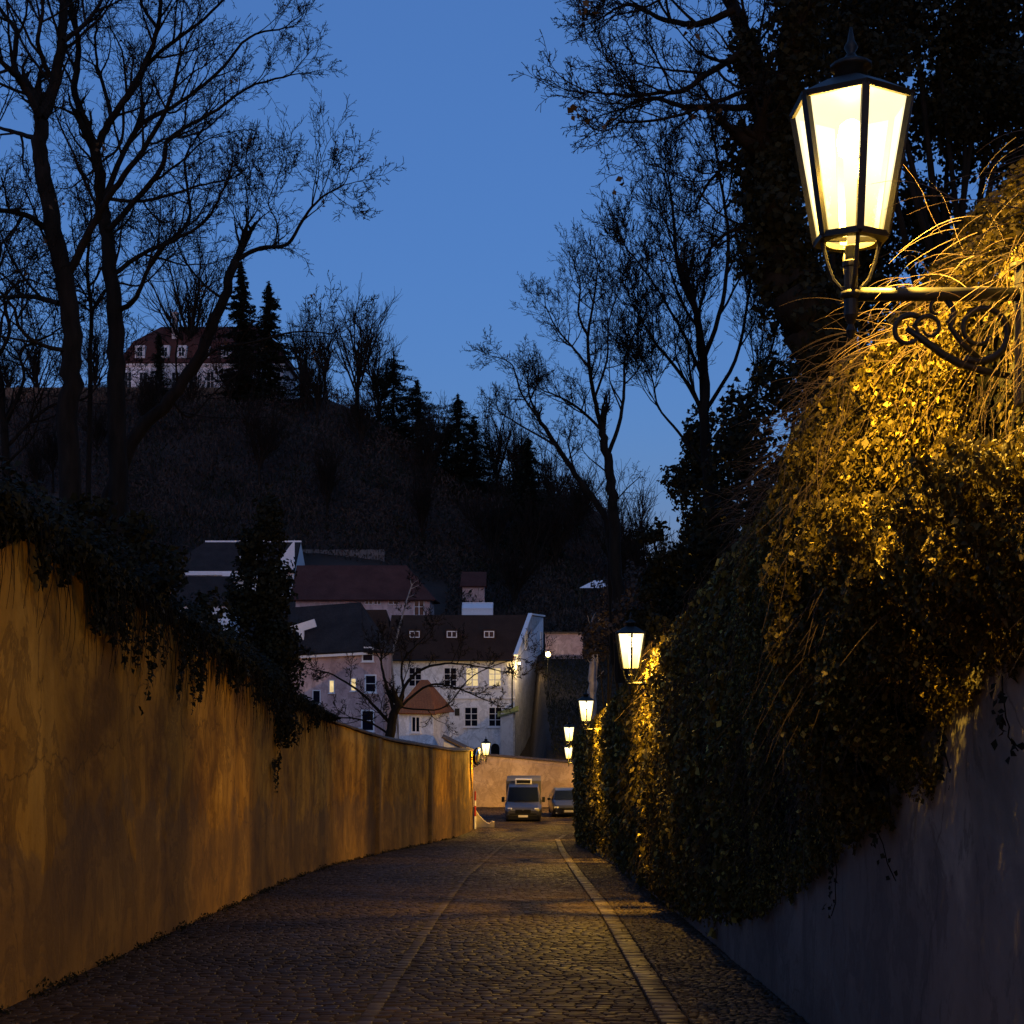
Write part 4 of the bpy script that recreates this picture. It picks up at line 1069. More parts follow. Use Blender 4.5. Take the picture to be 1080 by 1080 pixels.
# dark roofed house with white trim
dh = building('villa_house', 'dark hipped roof edged with white trim, behind the columnar evergreen', 'house', (-30, 152, 2))
poly_wall(dh, [(-36,150), (-23,150), (-23,158), (-36,158)], -2, [8.9]*4, 'white')
slab(dh, [[(-36.6,149.4,8.7), (-22.9,149.4,8.7), (-22.9,154,12.2), (-33.2,154,12.2)], [(-36.6,149.4,8.7), (-36.6,158.6,8.7), (-33.2,154,12.2)], [(-36.6,158.6,8.7), (-22.9,158.6,8.7), (-22.9,154,12.2), (-33.2,154,12.2)]], .15, 'roof_slate')
part(dh, MB().b(-36.6,-24.5,149.25,149.4,8.3,8.72).b(-33.2,-22.8,153.9,154.1,12.12,12.3).b(-30.4,-25.6,149.1,149.25,7.9,8.5), 'fascia', 'trim')
part(dh, MB().quad((-22.85,149.4,8.5), (-22.85,158.6,8.5), (-22.85,154,12.1)).quad((-25.2,149.2,8.9), (-22.8,149.2,8.9), (-22.8,149.2,12.0)), 'gable', 'trim')
part(dh, MB().b(-29.0,-28.3,151,151.6,9.5,10.7).b(-27.6,-27.1,151.2,151.6,9.7,10.6), 'chimney', 'white')
lh = building('low_house', 'plain dark roof just below the white-trimmed roof on the left', 'house', (-30, 138, 0))
poly_wall(lh, [(-33,136), (-27,136), (-27,141), (-33,141)], -6, [4.9]*4, 'white')
slab(lh, [[(-33.3,135.5,4.7), (-26.7,135.5,4.7), (-27.3,138.5,7.6), (-32,138.5,7.6)], [(-33.3,135.5,4.7), (-33.3,141.5,4.7), (-32,138.5,7.6)], [(-26.7,135.5,4.7), (-26.7,141.5,4.7), (-27.3,138.5,7.6)]], .12, 'roof_slate')
ht = building('hut', 'tiny hut with dull red roof on the dark slope above the white house', 'hut', (-4, 156, 5))
poly_wall(ht, [(-5.4,155), (-3.0,155), (-3.0,158), (-5.4,158)], -2, [7.6]*4, 'pinkwall')
slab(ht, [[(-5.7,154.6,7.4), (-2.8,154.6,7.4), (-2.8,157,9.1), (-5.5,157,9.1)], [(-5.7,159.4,7.4), (-2.8,159.4,7.4), (-2.8,157,9.1), (-5.5,157,9.1)]], .12, 'roof_red')
gr = building('greenhouse', 'small pale greenhouse just above the ridge of the white house', 'greenhouse', (-3.4, 141, 2))
gm = MB()
for k in range(7):
    x = lerp(-4.9, -1.9, k/6); gm.bar((x,140,1.5), (x,140,4.5), .07); gm.bar((x,140,4.5), (x,141.2,5.1), .07)
gm.bar((-4.9,140,4.5), (-1.9,140,4.5), .09); gm.bar((-4.9,141.2,5.1), (-1.9,141.2,5.1), .09); gm.b(-4.9,-1.9,139.9,140.1,1,3.4); part(gr, gm, 'frame', 'trim')
part(gr, MB().b(-4.85,-1.95,140.02,142.3,1.5,4.45).quad((-4.85,140.05,4.47), (-1.95,140.05,4.47), (-1.95,141.2,5.05), (-4.85,141.2,5.05)), 'glazing', 'trim')
tt = building('garden_tent', 'small white pavilion roof on the dark slope left of the centre tree', 'tent', (9, 150, 4))
part(tt, MB().quad((7.0,148,6.9), (10.4,148,6.9), (9.7,149.3,7.75), (8.6,149.3,7.75)).quad((7.0,148,6.9), (8.6,149.3,7.75), (7.4,150.6,6.9)).quad((10.4,148,6.9), (10.4,150.6,6.9), (9.7,149.3,7.75)), 'canopy', 'trim')
pm = MB()
for x in (7.1, 10.3):
    for y in (148.1, 150.5): pm.bar((x,y,ground_z(x,y)-.2), (x,y,6.9), .08)
part(tt, pm, 'pole', 'iron')
gw = building('garden_wall', 'short pinkish garden wall on the slope right of the white house', 'wall', (4.5, 126, -.5))
poly_wall(gw, [(2.95,126), (6.3,126), (6.3,126.5), (2.95,126.5)], -3, [1.9,1.8,1.8,1.9], 'pinkwall'); part(gw, MB().b(2.85,6.4,125.85,126.65,1.82,1.98), 'coping', 'coping')
tw = building('terrace_wall', 'rough stone terrace wall across the dark hillside', 'wall', (-18, 160, 8))
tm = MB(); rg = random.Random(4); x = -24.
while x < -14.5:
    w_ = rg.uniform(.5, 1.3)
    for k in range(3): tm.b(x+rg.uniform(0,.1), x+w_-.04, 160+rg.uniform(-.05,.05), 160.8, 9.6+k*.75, 10.3+k*.75-rg.uniform(0,.06))
    x += w_
tm.b(-24, -14.5, 160.15, 160.85, 5, 11.6); part(tw, tm, 'stonework', 'concrete') ; bpy.data.objects['stonework'].data.materials.clear(); bpy.data.objects['stonework'].data.materials.append(rough_mat('field_stone', (.06,.055,.055), (.15,.14,.14), .6, .95, .5, .05))

# villa on the hill
vl = building('villa', 'pale villa with a steep red mansard roof on top of the hill at left', 'villa', (-46, 218, 38))
poly_wall(vl, [(-59,215), (-34.5,215), (-34.5,227), (-59,227)], 30, [44.2]*4, 'white')
def hip(x0, x1, y0, y1, z0, ins, z1): return [(x0,y0,z0), (x1,y0,z0), (x1,y1,z0), (x0,y1,z0)], [(x0+ins,y0+ins,z1), (x1-ins,y0+ins,z1), (x1-ins,y1-ins,z1), (x0+ins,y1-ins,z1)]
a, b = hip(-59.5,-34,214.5,227.5,44,1.9,47.6); c_, d_ = hip(-57.6,-35.9,216.4,225.6,47.6,3.4,50.6)
vr = slab(vl, [[a[i], a[(i+1) % 4], b[(i+1) % 4], b[i]] for i in range(4)]+[[c_[i], c_[(i+1) % 4], d_[(i+1) % 4], d_[i]] for i in range(4)]+[d_], .2, 'roof_red')
part(vl, MB().b(-51.9,-51.1,217,217.8,48,52.0).b(-52.0,-51.0,216.9,217.9,52.0,52.2), 'chimney', 'white')
for px in (147, 173, 191, 215, 238):
    q = P(px, 370, 214.6); dm = MB(); dm.b(q.x-.75, q.x+.75, 214.9, 216.6, 44.7, 46.7); part(vl, dm, 'dormer', 'white'); window(vl, (q.x, 214.88, 45.7), .8, 1.3, surround=.08, sill=False)
for px in (135, 151, 167, 185, 203, 222, 241, 258, 275, 292):
    q = P(px, 402, 215); window(vl, (q.x, 215, q.z), 1.0, 2.6, surround=.14, bars=(1,1))
part(vl, MB().b(-59.2,-34.3,214.75,215,43.6,43.95).b(-59.1,-34.4,214.85,215,37.8,38.1), 'cornice', 'trim')
vw = building('terrace_wall', 'long dark wall along the hilltop in front of the villa', 'wall', (-60, 212, 38))
part(vw, MB().b(-84,-36,211.6,212.2,34,39.7), 'stonework_long', 'coping')
bpy.data.objects['stonework_long'].name = 'stonework'

# ---------------------------------------------------------------- modern lamp post on the slope
lp = thing('lamp_post', 'slim modern lamp post with a yellow globe on the slope right of the white house', 'street lamp', (2.84, 112, -4.4)); bpy.context.view_layer.update()
lp.location.z = ground_z(2.84, 112)-.03; H = (690-690)*112/F-lp.location.z
mb = MB(); mb.lathe([(.09,0), (.09,.5), (.055,.6), (.045,H-.3), (.09,H-.24), (.09,H-.2)], n=10); mb.obj('pole', M['iron'], lp, True)
mb = MB(); mb.lathe([(.06,H-.2), (.16,H-.12), (.2,H), (.15,H+.13), (.05,H+.18)], n=14); mb.obj('globe', emis('lit_globe', (1,.75,.25), 14), lp, True)
mb = MB(); mb.lathe([(.2,H+.185), (.06,H+.27), (.02,H+.33)], n=14); mb.obj('cap', M['iron'], lp, True)
plight('lamp_light', (0, -.35, H), 90, lp, (1,.66,.22), .15)

# ---------------------------------------------------------------- vehicles
def loft(st, name, mat, root, bevel=.03, k=1.):
    """st: (y, [(w,z),...bottom to top]) ; closed ring mirrored"""
    V = []; n = len(st[0][1])
    for y, pr in st:
        for w, z in pr: V.append((w*k, y, z))
        for w, z in reversed(pr): V.append((-w*k, y, z))
    m = 2*n; f = []
    for i in range(len(st)-1):
        for k in range(m): f.append((i*m+k, (i+1)*m+k, (i+1)*m+(k+1) % m, i*m+(k+1) % m))
    f.append(tuple(range(m))); f.append(tuple(range((len(st)-1)*m+m-1, (len(st)-1)*m-1, -1)))
    me = bpy.data.meshes.new(name); me.from_pydata(V, [], f); o = link(name, me, mat, root)
    bm = bmesh.new(); bm.from_mesh(me); bmesh.ops.recalc_face_normals(bm, faces=bm.faces); bm.to_mesh(me); bm.free()
    if bevel: md = o.modifiers.new('bevel', 'BEVEL'); md.width = bevel; md.segments = 2; md.limit_method = 'ANGLE'; md.angle_limit = R(20)
    return o
def wheel(root, x, y, r=.33, w=.22):
    t = MB(); sx = 1 if x > 0 else -1
    V = [(r*.62, -w/2), (r*.95, -w/2), (r, -w/2+.03), (r, w/2-.03), (r*.95, w/2), (r*.62, w/2)]
    t.lathe(V, n=22); o = t.obj('wheel', M['rubber'], root); o.rotation_euler = (0, R(90), 0); o.location = (x, y, r)
    h = MB(); h.lathe([(r*.63, w/2-.05), (r*.6, w/2-.02), (.08, w/2), (.05, w/2+.01)], n=22)
    for k in range(6): a = 2*math.pi*k/6; h.bar((.06*math.cos(a), .06*math.sin(a), w/2), (r*.56*math.cos(a), r*.56*math.sin(a), w/2-.01), .05, .03)
    q = h.obj('rim', M['silver'], o); q.rotation_euler = (0, 0 if sx > 0 else R(180), 0)
def parts(root, mb, name, mat, bevel=0, smooth=False): return mb.obj(name, M[mat], root, smooth, bevel)
vx = P(552.5, 866, 74).x
van = thing('delivery_van', 'silver refrigerated delivery van parked facing uphill before the peach end wall', 'van', (vx, 75.6, zroad(75.6)+.0), R(-1)); van.scale = (.94, 1, .88)
loft([(-2.78, [(.70,.34), (.80,.5), (.80,.72), (.66,.86)]), (-2.66, [(.88,.30), (.93,.55), (.92,.86), (.76,.97)]), (-2.2, [(.93,.30), (.97,.6), (.95,1.02), (.82,1.14)]),
      (-1.95, [(.94,.30), (.98,.6), (.96,1.10), (.84,1.24)]), (-1.25, [(.94,.30), (.98,.6), (.95,1.2), (.76,2.02)]), (-.95, [(.94,.30), (.98,.6), (.95,1.22), (.78,2.13)]), (-.35, [(.94,.30), (.98,.6), (.95,1.22), (.80,2.17)])], 'cab', M['silver'], van, .035, 1.05)
parts(van, MB().b(-.98,.98,-.33,3.0,.62,2.30), 'cargo_box', 'boxwhite', .03)
parts(van, MB().b(-.45,.45,-.3,2.9,.32,.6), 'chassis', 'black')
ws = MB(); yb, zb_, yt, zt2 = -1.975, 1.23, -1.285, 2.0
ws.quad((-.86,yb,zb_+.03), (.86,yb,zb_+.03), (.78,yt,zt2+.01), (-.78,yt,zt2+.01)); parts(van, ws, 'windscreen', 'glass_dark')
for s in (-1, 1):
    q = MB(); q.quad((s*.925,-1.72,1.24), (s*.945,-.75,1.26), (s*.838,-.75,1.98), (s*.812,-1.17,1.94)); parts(van, q, 'side_window', 'glass_dark')
    m = MB(); m.box((s*1.12,-1.62,1.33), (.17,.10,.30)); m.bar((s*.94,-1.62,1.25), (s*1.05,-1.62,1.25), .04); parts(van, m, 'mirror', 'black', .02)
    h = MB(); h.quad((s*.56,-2.735,.80), (s*.84,-2.66,.80), (s*.87,-2.50,1.04), (s*.66,-2.60,1.0)); hd = MB(); hd.box((s*.72,-2.66,.88), (.26,.14,.16), Matrix.Rotation(s*R(18), 3, 'Z')); parts(van, hd, 'headlight', 'lens', .03)
parts(van, MB().box((0,-2.75,.77), (.84,.10,.20)).box((0,-2.79,.80), (.8,.03,.02)).box((0,-2.79,.73), (.8,.03,.02)), 'grille', 'black', .02)
parts(van, MB().box((0,-2.80,.42), (1.72,.18,.30)).box((0,-2.72,.60), (1.5,.16,.14)), 'bumper', 'black', .04)
parts(van, MB().box((0,-2.89,.50), (.52,.02,.12)), 'number_plate', 'plate')
bd = MB(); bd.box((0,-2.815,.86), (.07,.02,.07), Matrix.Rotation(R(45), 3, 'Y')); parts(van, bd, 'badge', 'chrome')
parts(van, MB().box((0,-.42,2.29), (.92,.42,.30)).box((0,-.64,2.40), (.98,.04,.05)), 'cooling_unit', 'trim', .04)
parts(van, MB().box((0,-.645,2.28), (.78,.03,.18)), 'vent', 'black')
wp = MB(); wp.bar((-.5,-2.0,1.25), (.1,-1.93,1.33), .02); wp.bar((.1,-2.0,1.25), (.65,-1.93,1.33), .02); parts(van, wp, 'wiper', 'black')
for x in (-.84, .84):
    for y in (-2.0, 2.1): wheel(van, x, y, .34)
cx = P(598, 860, 77).x
car = thing('parked_car', 'dark blue hatchback parked beside the van, half hidden by the right wall', 'car', (cx, 78.6, zroad(78.6)), R(2))
loft([(-2.12, [(.60,.28), (.70,.42), (.68,.58), (.55,.66)]), (-2.0, [(.78,.24), (.85,.45), (.82,.68), (.68,.76)]), (-1.5, [(.84,.22), (.89,.5), (.86,.82), (.72,.90)]), (-1.0, [(.85,.22), (.9,.5), (.87,.90), (.74,.97)]),
      (-.25, [(.85,.22), (.9,.5), (.87,.93), (.60,1.40)]), (.4, [(.85,.22), (.9,.5), (.87,.95), (.62,1.47)]), (1.3, [(.85,.22), (.9,.5), (.87,.96), (.60,1.42)]), (1.85, [(.84,.26), (.88,.5), (.84,.95), (.66,1.0)]), (2.0, [(.78,.30), (.82,.5), (.78,.8), (.62,.86)])], 'body', M['darkpaint'], car, .035)
parts(car, MB().quad((-.72,-1.02,.985), (.72,-1.02,.985), (.60,-.30,1.395), (-.60,-.30,1.395)), 'windscreen', 'glass_dark')
for s in (-1, 1):
    parts(car, MB().quad((s*.855,-.75,.965), (s*.858,1.2,.985), (s*.635,1.05,1.37), (s*.64,-.2,1.34)), 'side_window', 'glass_dark')
    parts(car, MB().box((s*.98,-.72,.98), (.17,.09,.12)), 'mirror', 'black', .02)
    parts(car, MB().box((s*.66,-2.03,.64), (.24,.12,.11), Matrix.Rotation(s*R(22), 3, 'Z')), 'headlight', 'lens', .02)
    parts(car, MB().box((s*.60,-2.10,.36), (.2,.04,.05)), 'fog_light', 'lens', .01)
parts(car, MB().box((0,-2.10,.56), (.7,.06,.13)).box((0,-2.12,.36), (.8,.06,.12)), 'grille', 'black', .02)
parts(car, MB().box((0,-2.165,.46), (.5,.02,.11)), 'number_plate', 'plate')
for x in (-.76, .76):
    for y in (-1.35, 1.3): wheel(car, x, y, .31, .2)

# ---------------------------------------------------------------- corner furniture
gb = thing('concrete_guard', 'pale concave concrete guard block at the foot of the left wall corner', 'guard block', (-1.55, 68.6, zroad(68.6)))
V = []; n = 9
for k in range(n):
    u = k/(n-1); V.append((lerp(-.25,.70,u), 0, .10+.80*(1-u)**2.0+.22*math.exp(-((u-.93)/.12)**2)))
mb = MB()
for (x0,_,z0), (x1,_,z1) in zip(V, V[1:]):
    mb.quad((x0,-.22,-.1), (x1,-.22,-.1), (x1,-.22,z1), (x0,-.22,z0)); mb.quad((x0,.22,z0), (x1,.22,z1), (x1,.22,-.1), (x0,.22,-.1)); mb.quad((x0,-.22,z0), (x1,-.22,z1), (x1,.22,z1), (x0,.22,z0))
mb.quad((V[-1][0],-.22,-.1), (V[-1][0],.22,-.1), (V[-1][0],.22,V[-1][2]), (V[-1][0],-.22,V[-1][2])); mb.quad((V[0][0],-.22,-.1), (V[0][0],-.22,V[0][2]), (V[0][0],.22,V[0][2]), (V[0][0],.22,-.1))
mb.obj('block', M['concrete'], gb)
mp = thing('marker_post', 'thin red and white marker post against the end of the ochre wall', 'post', (-1.74, 67.3, zroad(67.3)))
mb = MB(); mb.lathe([(.045,0), (.045,.6)], n=10); mb.lathe([(.045,1.1), (.045,1.35)], n=10); mb.obj('white_band', M['trim'], mp)
mb = MB(); mb.lathe([(.0455,.6), (.0455,1.1)], n=10); mb.lathe([(.0455,1.35), (.0455,1.75), (.03,1.79)], n=10); mb.obj('red_band', M['signred'], mp)
tm_ = thing('traffic_mirror', 'round traffic mirror seen almost edge-on under the corner lantern', 'mirror', (-1.62, 66.2, -4.75))
d = Vector((1, -.38, -.05)).normalized(); qm = d.to_track_quat('Z', 'Y').to_matrix().to_4x4()
mb = MB(); mb.lathe([(.40,-.05), (.42,0), (.42,.05), (.38,.06)], n=28); o = mb.obj('housing', M['black'], tm_, True); o.matrix_local = qm
mb = MB(); mb.lathe([(.375,.062), (.25,.085), (.12,.095), (.01,.10)], n=28); o = mb.obj('glass', M['mirror'], tm_, True); o.matrix_local = qm
mb = MB(); mb.tube([(0,0,0), (-.18,.05,-.05), (-.36,.05,-.1)], .025, 8); mb.obj('bracket', M['iron'], tm_)

# ---------------------------------------------------------------- hillside vegetation
PRF = dict(n=[5,4,3], c=[9,7,6], ang=(18,48), ratio=[.6,.5,.5], up=[.12,.10,.08], wig=.09)
def far_tree(label, loc, h, seed, group=None, mat='bark', lean=0):
    rng = random.Random(seed); fork = []
    tr = [Vector((0,0,-.5)), Vector((rng.uniform(-.03,.03)*h,0,.22*h)), Vector((lean*h*.5,0,.42*h))]
    root = thing('bare_tree', label, 'tree', loc, 0, group)
    T = [Tubes(), Tubes()]; TT = Tubes(); TT.add(smooth_path(tr, 3), [.028*h*(1-.08*k) for k in range(7)])
    for k in range(11):
        a = rng.uniform(0, 6.28); sp = rng.uniform(.15, .75); st = tr[1].lerp(tr[2], rng.random())
        grow(T, st, Vector((math.cos(a)*sp+lean, math.sin(a)*sp, 1)), h*rng.uniform(.38, .6), .012*h, 0, rng, PRF, [])
    link('trunk', TT.mesh('trunk'), M[mat], root, True); link('limbs', T[0].mesh('limbs', .05), M[mat], root); link('twigs', T[1].mesh('twigs', .018), M[mat], root)
    return root
def conifer(label, loc, h, r, seed, group=None, name='spruce_tree', layers=26):
    g = np.random.default_rng(seed); root = thing(name, label, 'tree', loc, 0, group)
    PP = []; NN = []
    for i in range(layers):
        u = (i+.5)/layers; z0 = h*(.08+.9*u)+g.normal(0, .02*h); rr = r*(1-u)**.65*(1+.3*g.normal()); nb = 15
        for b in range(nb):
            z0 = h*(.08+.9*u)+g.normal(0, .030*h); a = g.uniform(0, 6.28); L = max(.15, rr*g.uniform(.45, 1.25)*(1+.35*math.sin(a+i*.9+seed)))
            for s in range(int(14+L*14)):
                t = g.random()**.7; PP.append((math.cos(a)*L*t+g.normal(0,.1), math.sin(a)*L*t+g.normal(0,.1), z0-L*t*.32+g.normal(0,.10)+.12*t*t*L)); NN.append((g.normal(0,.4), g.normal(0,.4), 1))
    for i in range(40): PP.append((g.normal(0,.05), g.normal(0,.05), h*(.94+.08*g.random()))); NN.append((1, 0, .2))
    leaf_obj('crown', PP, NN, g.uniform(.18, .48, len(PP))*max(.7, h/14), g, M['conifer'], root, .45, .2)
    mb = MB(); mb.tube([(0,0,-.5), (0,0,h*.5), (0,0,h*.97)], [h*.02, h*.012, .02], 7); mb.obj('trunk', M['bark'], root, True)
    return root
def gp(px, Y, dz=0): x = (px-540)*Y/F; return (x, Y, ground_z(x, Y)-.1+dz)
def hgt(px, py, Y): x = (px-540)*Y/F; return (690-py)*Y/F-ground_z(x, Y)
for px, py, Y, r, s, lab in [
    (254, 275, 205, 3.8, 101, 'tallest dark spruce in front of the villa roof'),
    (284, 300, 207, 3.8, 102, 'dark spruce just right of the tallest one before the villa'),
    (483, 417, 200, 5.0, 104, 'pointed dark spruce alone on the right shoulder of the hill'),
    (499, 440, 197, 5.5, 105, 'shorter dark spruce on the right flank of the pointed one'),
    (440, 402, 205, 8.0, 106, 'dark conifer on the sloping skyline left of the pointed spruce'),
    (415, 378, 208, 9.0, 107, 'broad dark conifer high on the sloping skyline'),
    (557, 462, 175, 6.5, 108, 'broad dark conifer at the low saddle behind the fan-shaped tree'),
    (168, 352, 208, 2.0, 109, 'narrow dark yew in front of the villa front wall'),
    (322, 375, 210, 2.2, 110, 'small dark conifer at the right end of the villa')]:
    conifer(lab, gp(px, Y), hgt(px, py, Y), r*(.8 if Y < 180 else 1), s, 'dark conifers on the hill')
for px, py, Y, s, lab in [
    (208, 278, 218, 201, 'bare hilltop tree rising behind the villa roof'),
    (375, 335, 214, 202, 'wide bare tree with a pale stem on the crest right of the villa'),
    (345, 345, 216, 203, 'bare tree on the crest between villa and wide bare tree'),
    (400, 362, 210, 204, 'reddish bare tree on the crest next to the broad conifer'),
    (318, 345, 219, 205, 'thin bare tree behind the right end of the villa'),
    (527, 440, 200, 206, 'fine-twigged bare tree on the skyline right of the pointed spruce'),
    (545, 455, 197, 207, 'fine-twigged bare tree just left of the saddle conifer'),
    (585, 478, 190, 208, 'bare tree on the low ridge behind the leaning stem'),
    (612, 500, 185, 209, 'small bare tree at the right end of the low ridge'),
    (40, 350, 215, 210, 'bare hilltop tree at the far left skyline'),
    (100, 355, 214, 211, 'bare hilltop tree left of the villa'),
    (660, 530, 170, 212, 'bare tree on the skyline right of the fan-shaped tree'),
    (10, 370, 213, 213, 'bare hilltop tree cut by the left edge'),
    (70, 375, 212, 214, 'low bare hilltop tree between the two big trunks')]:
    far_tree(lab, gp(px, Y), max(4, hgt(px, py, Y)), s, 'bare trees on the hilltop', lean=random.Random(s).uniform(-.1,.1))
rng = random.Random(6); proto = None
for i in range(30):
    px = rng.uniform(20, 690); Y = rng.uniform(150, 208); x, y, z = gp(px, Y)
    if -38 < x < -6 and Y < 162: continue
    if proto is None or i % 9 == 0:
        proto = far_tree('bare tree lost in the thicket of the dark hillside', (x, y, z), 8., 300+i, 'bare trees in the hillside thicket', 'bark'); continue
    dup(proto, (x, y, z), rng.uniform(0, 6.28), scale=rng.uniform(.7, 1.25))
def brush(name, n, seed, xr_, yr_, hh, size, label, cat, mat='brush', zoff=0):
    g = np.random.default_rng(seed); PP = []; SS = []
    while len(PP) < n:
        y = g.uniform(*yr_); px = g.uniform(*xr_); x = (px-540)*y/F; c = noise.noise(Vector((x*.16, y*.16, seed)))
        if -.05+c*.9 < g.uniform(-.6, .25): continue
        if -10.4 < x < 3 and 117 < y < 131: continue
        if -37 < x < -7 and y < 159: continue
        PP.append((x, y, ground_z(x, y)+g.random()**1.2*hh*(1+1.2*c))); SS.append(size*g.uniform(.5, 1.5))
    return tag(leaf_obj(name, PP, g.normal(0, 1, (len(PP), 3))+[0,0,.0], SS, g, M[mat], None, .22, -.8), label, cat, kind='stuff')
brush('thicket', 190000, 401, (-60, 800), (134, 222), 2.4, .5, 'dense dark brown thicket of bare bushes covering the hillside', 'thicket')
brush('evergreen_undergrowth', 26000, 402, (100, 760), (134, 200), 2.4, .6, 'dark evergreen undergrowth scattered over the hillside', 'undergrowth', 'ivy_dark')
# grass bank and bushes right of the white house and along the right bank
def patch(name, n, seed, fx, size, hh, mat, label, cat):
    g = np.random.default_rng(seed); PP = []
    for _ in range(n):
        x, y = fx(g); PP.append((x, y, ground_z(x, y)+g.random()*hh))
    return tag(leaf_obj(name, PP, g.normal(0, .5, (n, 3))+[0, -.4, .4], g.uniform(.5, 1.5, n)*size, g, M[mat], None, .25, -.9), label, cat, kind='stuff')
def bankx(g):
    y = g.uniform(4, 84); return (xr(min(y, 76))+.35+g.random()**1.3*8, y)
patch('bank_growth', 60000, 411, bankx, .16, .5, 'brush', 'dark tangled growth on the bank above the right wall', 'undergrowth')
def slopex(g): return (g.uniform(2.6, 14), g.uniform(90, 135))
patch('grass', 26000, 412, slopex, .22, .25, 'ivy_dark', 'dark grass on the slope beyond the end wall', 'grass')
# mid-ground bushes behind right wall, filling the dark between lantern and tree
for i, (px, py, Y, rx, ry, lab) in enumerate([
    (660, 640, 62, 40, 45, 'dark shrub at the foot of the fan-shaped bare tree'),
    (700, 610, 44, 50, 60, 'dark tall shrub on the bank right of the fan-shaped bare tree'),
    (640, 650, 95, 22, 40, 'dark shrub beyond the street end, left of the second lantern')]):
    shrub('thorn_shrub', lab, 'shrub', px, py+50, Y, [(px, py, 0, rx, ry), (px-rx*.5, py+ry*.6, 0, rx*.7, ry*.6), (px+rx*.5, py+ry*.5, 0, rx*.7, ry*.7)], 460+i, 120, .16, 'brush')
# pale trunk on the slope
base = gp(624, 100); root = P(624, 735, 100)
bare_tree('pale_trunk_tree', 'short pale tree trunk on the slope between lamp post and second lantern', base, [
    ([Vector(base), P(624,735,100), P(626,705,100), P(628,682,100)], .36, .28, 2),
    ([P(628,684,100), P(622,668,100.5), P(626,650,100)], .14, .05, 5), ([P(628,684,100), P(638,665,99.5), P(640,640,100)], .14, .05, 5)], 0, 61, L0=1.8, mat='bark_pale', minr=.012, twigmat='bark')
# garden tree with many crooked branches before the houses, behind the left wall
YT = 72.; b0 = gp(412, YT); b0 = (b0[0], YT, zroad(70)-.1)
bare_tree('garden_tree', 'crooked bare garden tree behind the left wall, crossing the white and pink houses', b0, [
    ([Vector(b0), P(410,790,YT), P(413,765,YT), P(420,740,YT)], .30, .20, 2),
    (path([(420,745),(428,722),(445,706),(470,700),(500,702),(530,708)], YT, -1), .10, .02, 10),
    (path([(418,750),(434,735),(455,722),(480,725),(505,735),(520,742)], YT, 1), .08, .02, 9),
    (path([(416,752),(408,725),(402,700),(405,680)], YT, 1), .11, .03, 8),
    (path([(413,765),(398,748),(380,730),(352,712),(325,705)], YT, 0), .10, .02, 10),
    (path([(412,760),(425,735),(424,700),(440,680),(452,668)], YT, 0), .09, .02, 8),
    (path([(411,775),(390,762),(365,757),(340,760)], YT, -1), .06, .02, 8),
    (path([(420,745),(440,748),(470,745),(500,712),(545,695),(560,700)], YT, 1), .05, .015, 8)], 0, 62, L0=1.5, minr=.010, leafy=30, dens=.75)
base = gp(425, 112)
bare_tree('birch_tree', 'leaning bare birch with a pale speckled stem before the brown roof', base, [
    ([Vector(base), P(413,700,112), P(414,690,112), P(421,662,112), P(427,640,112), P(434,618,112)], .10, .05, 6)], 0, 63, L0=1.6, mat='bark_pale', minr=.014, twigmat='bark')
# weeds and crumbs along the foot of the left wall
g = np.random.default_rng(55); PP = []
for _ in range(5200):
    y = g.uniform(9, 60); k = noise.noise(Vector((y*1.3, 4, 4)))
    if k < -.05: continue
    PP.append((xl(y)+.02+abs(g.normal(0, .07)), y, zroad(y)+g.random()**2*.16*(k+.3)))
tag(leaf_obj('weeds', PP, g.normal(0, 1, (len(PP), 3)), g.uniform(.02, .055, len(PP)), g, M['ivy_dark'], None, .5, -.5), 'small weeds and moss growing along the foot of the ochre wall', 'weeds', kind='stuff')
g = np.random.default_rng(56); PP = []
for _ in range(2200):
    y = g.uniform(4, 45); s = g.random() < .6
    x = (kr(y)+g.normal(.35, .25)) if s else xl(y)+abs(g.normal(0, .35)); PP.append((x, y, zroad(y)+.03))
tag(leaf_obj('fallen_leaves', PP, g.normal(0, .25, (len(PP), 3))+[0,0,1], g.uniform(.02, .05, len(PP)), g, M['dry'], None, .7, 0), 'scattered fallen leaves along the pavement and wall foot', 'leaves', kind='stuff')

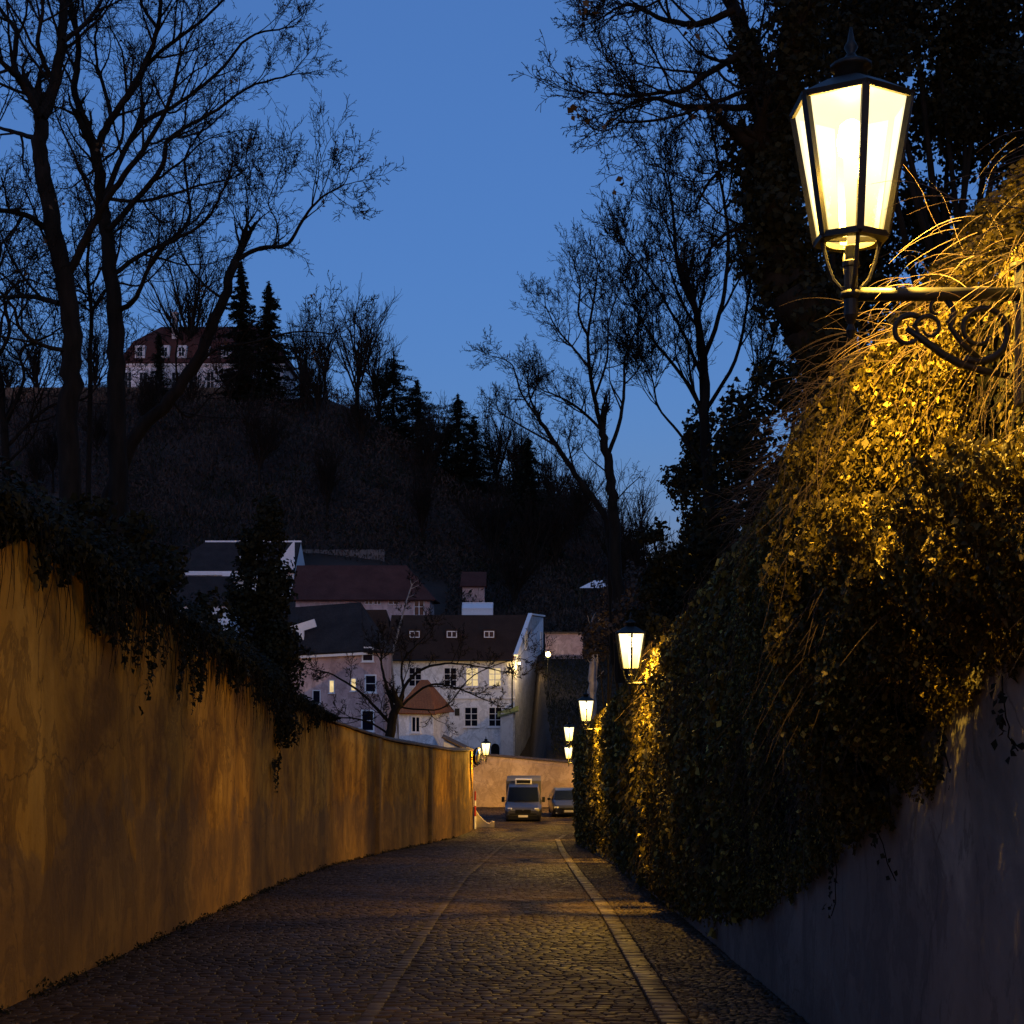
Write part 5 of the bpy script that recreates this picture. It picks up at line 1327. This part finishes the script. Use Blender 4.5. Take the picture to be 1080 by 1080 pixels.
# ---------------------------------------------------------------- world, camera, render settings
w = bpy.data.worlds.new('World'); bpy.context.scene.world = w; w.use_nodes = True
nt = w.node_tree; bg = nt.nodes['Background']
sk = nt.nodes.new('ShaderNodeTexSky'); sk.sky_type = 'NISHITA'; sk.sun_disc = False; sk.sun_elevation = R(2.0); sk.sun_rotation = R(180)
sk.altitude = 200; sk.air_density = 1.0; sk.dust_density = .6; sk.ozone_density = 4.5
SKY_TINT = (1.42, .88, .90)
mxn = nt.nodes.new('ShaderNodeMix'); mxn.data_type = 'RGBA'; mxn.blend_type = 'MULTIPLY'; mxn.inputs[0].default_value = 1; mxn.inputs[7].default_value = (*SKY_TINT, 1)
nt.links.new(sk.outputs[0], mxn.inputs[6])
mx2 = nt.nodes.new('ShaderNodeMix'); mx2.data_type = 'RGBA'; mx2.inputs[0].default_value = .55; mx2.inputs[7].default_value = (.185, .455, 1.16, 1)
nt.links.new(mxn.outputs[2], mx2.inputs[6]); nt.links.new(mx2.outputs[2], bg.inputs['Color']); bg.inputs['Strength'].default_value = .15
sd = bpy.data.lights.new('afterglow', 'SUN'); sd.energy = .13; sd.angle = R(50); sd.color = (.86,.90,1.)
so = bpy.data.objects.new('afterglow', sd); C.objects.link(so); so.rotation_euler = (R(76), 0, R(6))
cd = bpy.data.cameras.new('camera'); cam = bpy.data.objects.new('camera', cd); C.objects.link(cam)
cam.location = (0,0,0); cam.rotation_euler = (R(90), 0, 0); cd.lens = F/1080*36; cd.sensor_width = 36; cd.sensor_fit = 'HORIZONTAL'
cd.shift_y = 150/1080; cd.clip_end = 3000; cd.clip_start = .05
S = bpy.context.scene; S.camera = cam
S.view_settings.view_transform = 'Standard'; S.view_settings.look = 'None'; S.view_settings.exposure = 1.5; S.view_settings.gamma = 1
S.render.engine = 'CYCLES'; S.cycles.use_denoising = True; S.cycles.max_bounces = 5; S.cycles.diffuse_bounces = 3; S.cycles.glossy_bounces = 2
S.cycles.transparent_max_bounces = 12; S.cycles.transmission_bounces = 2; S.cycles.caustics_reflective = False; S.cycles.caustics_refractive = False
S.cycles.sample_clamp_indirect = 4
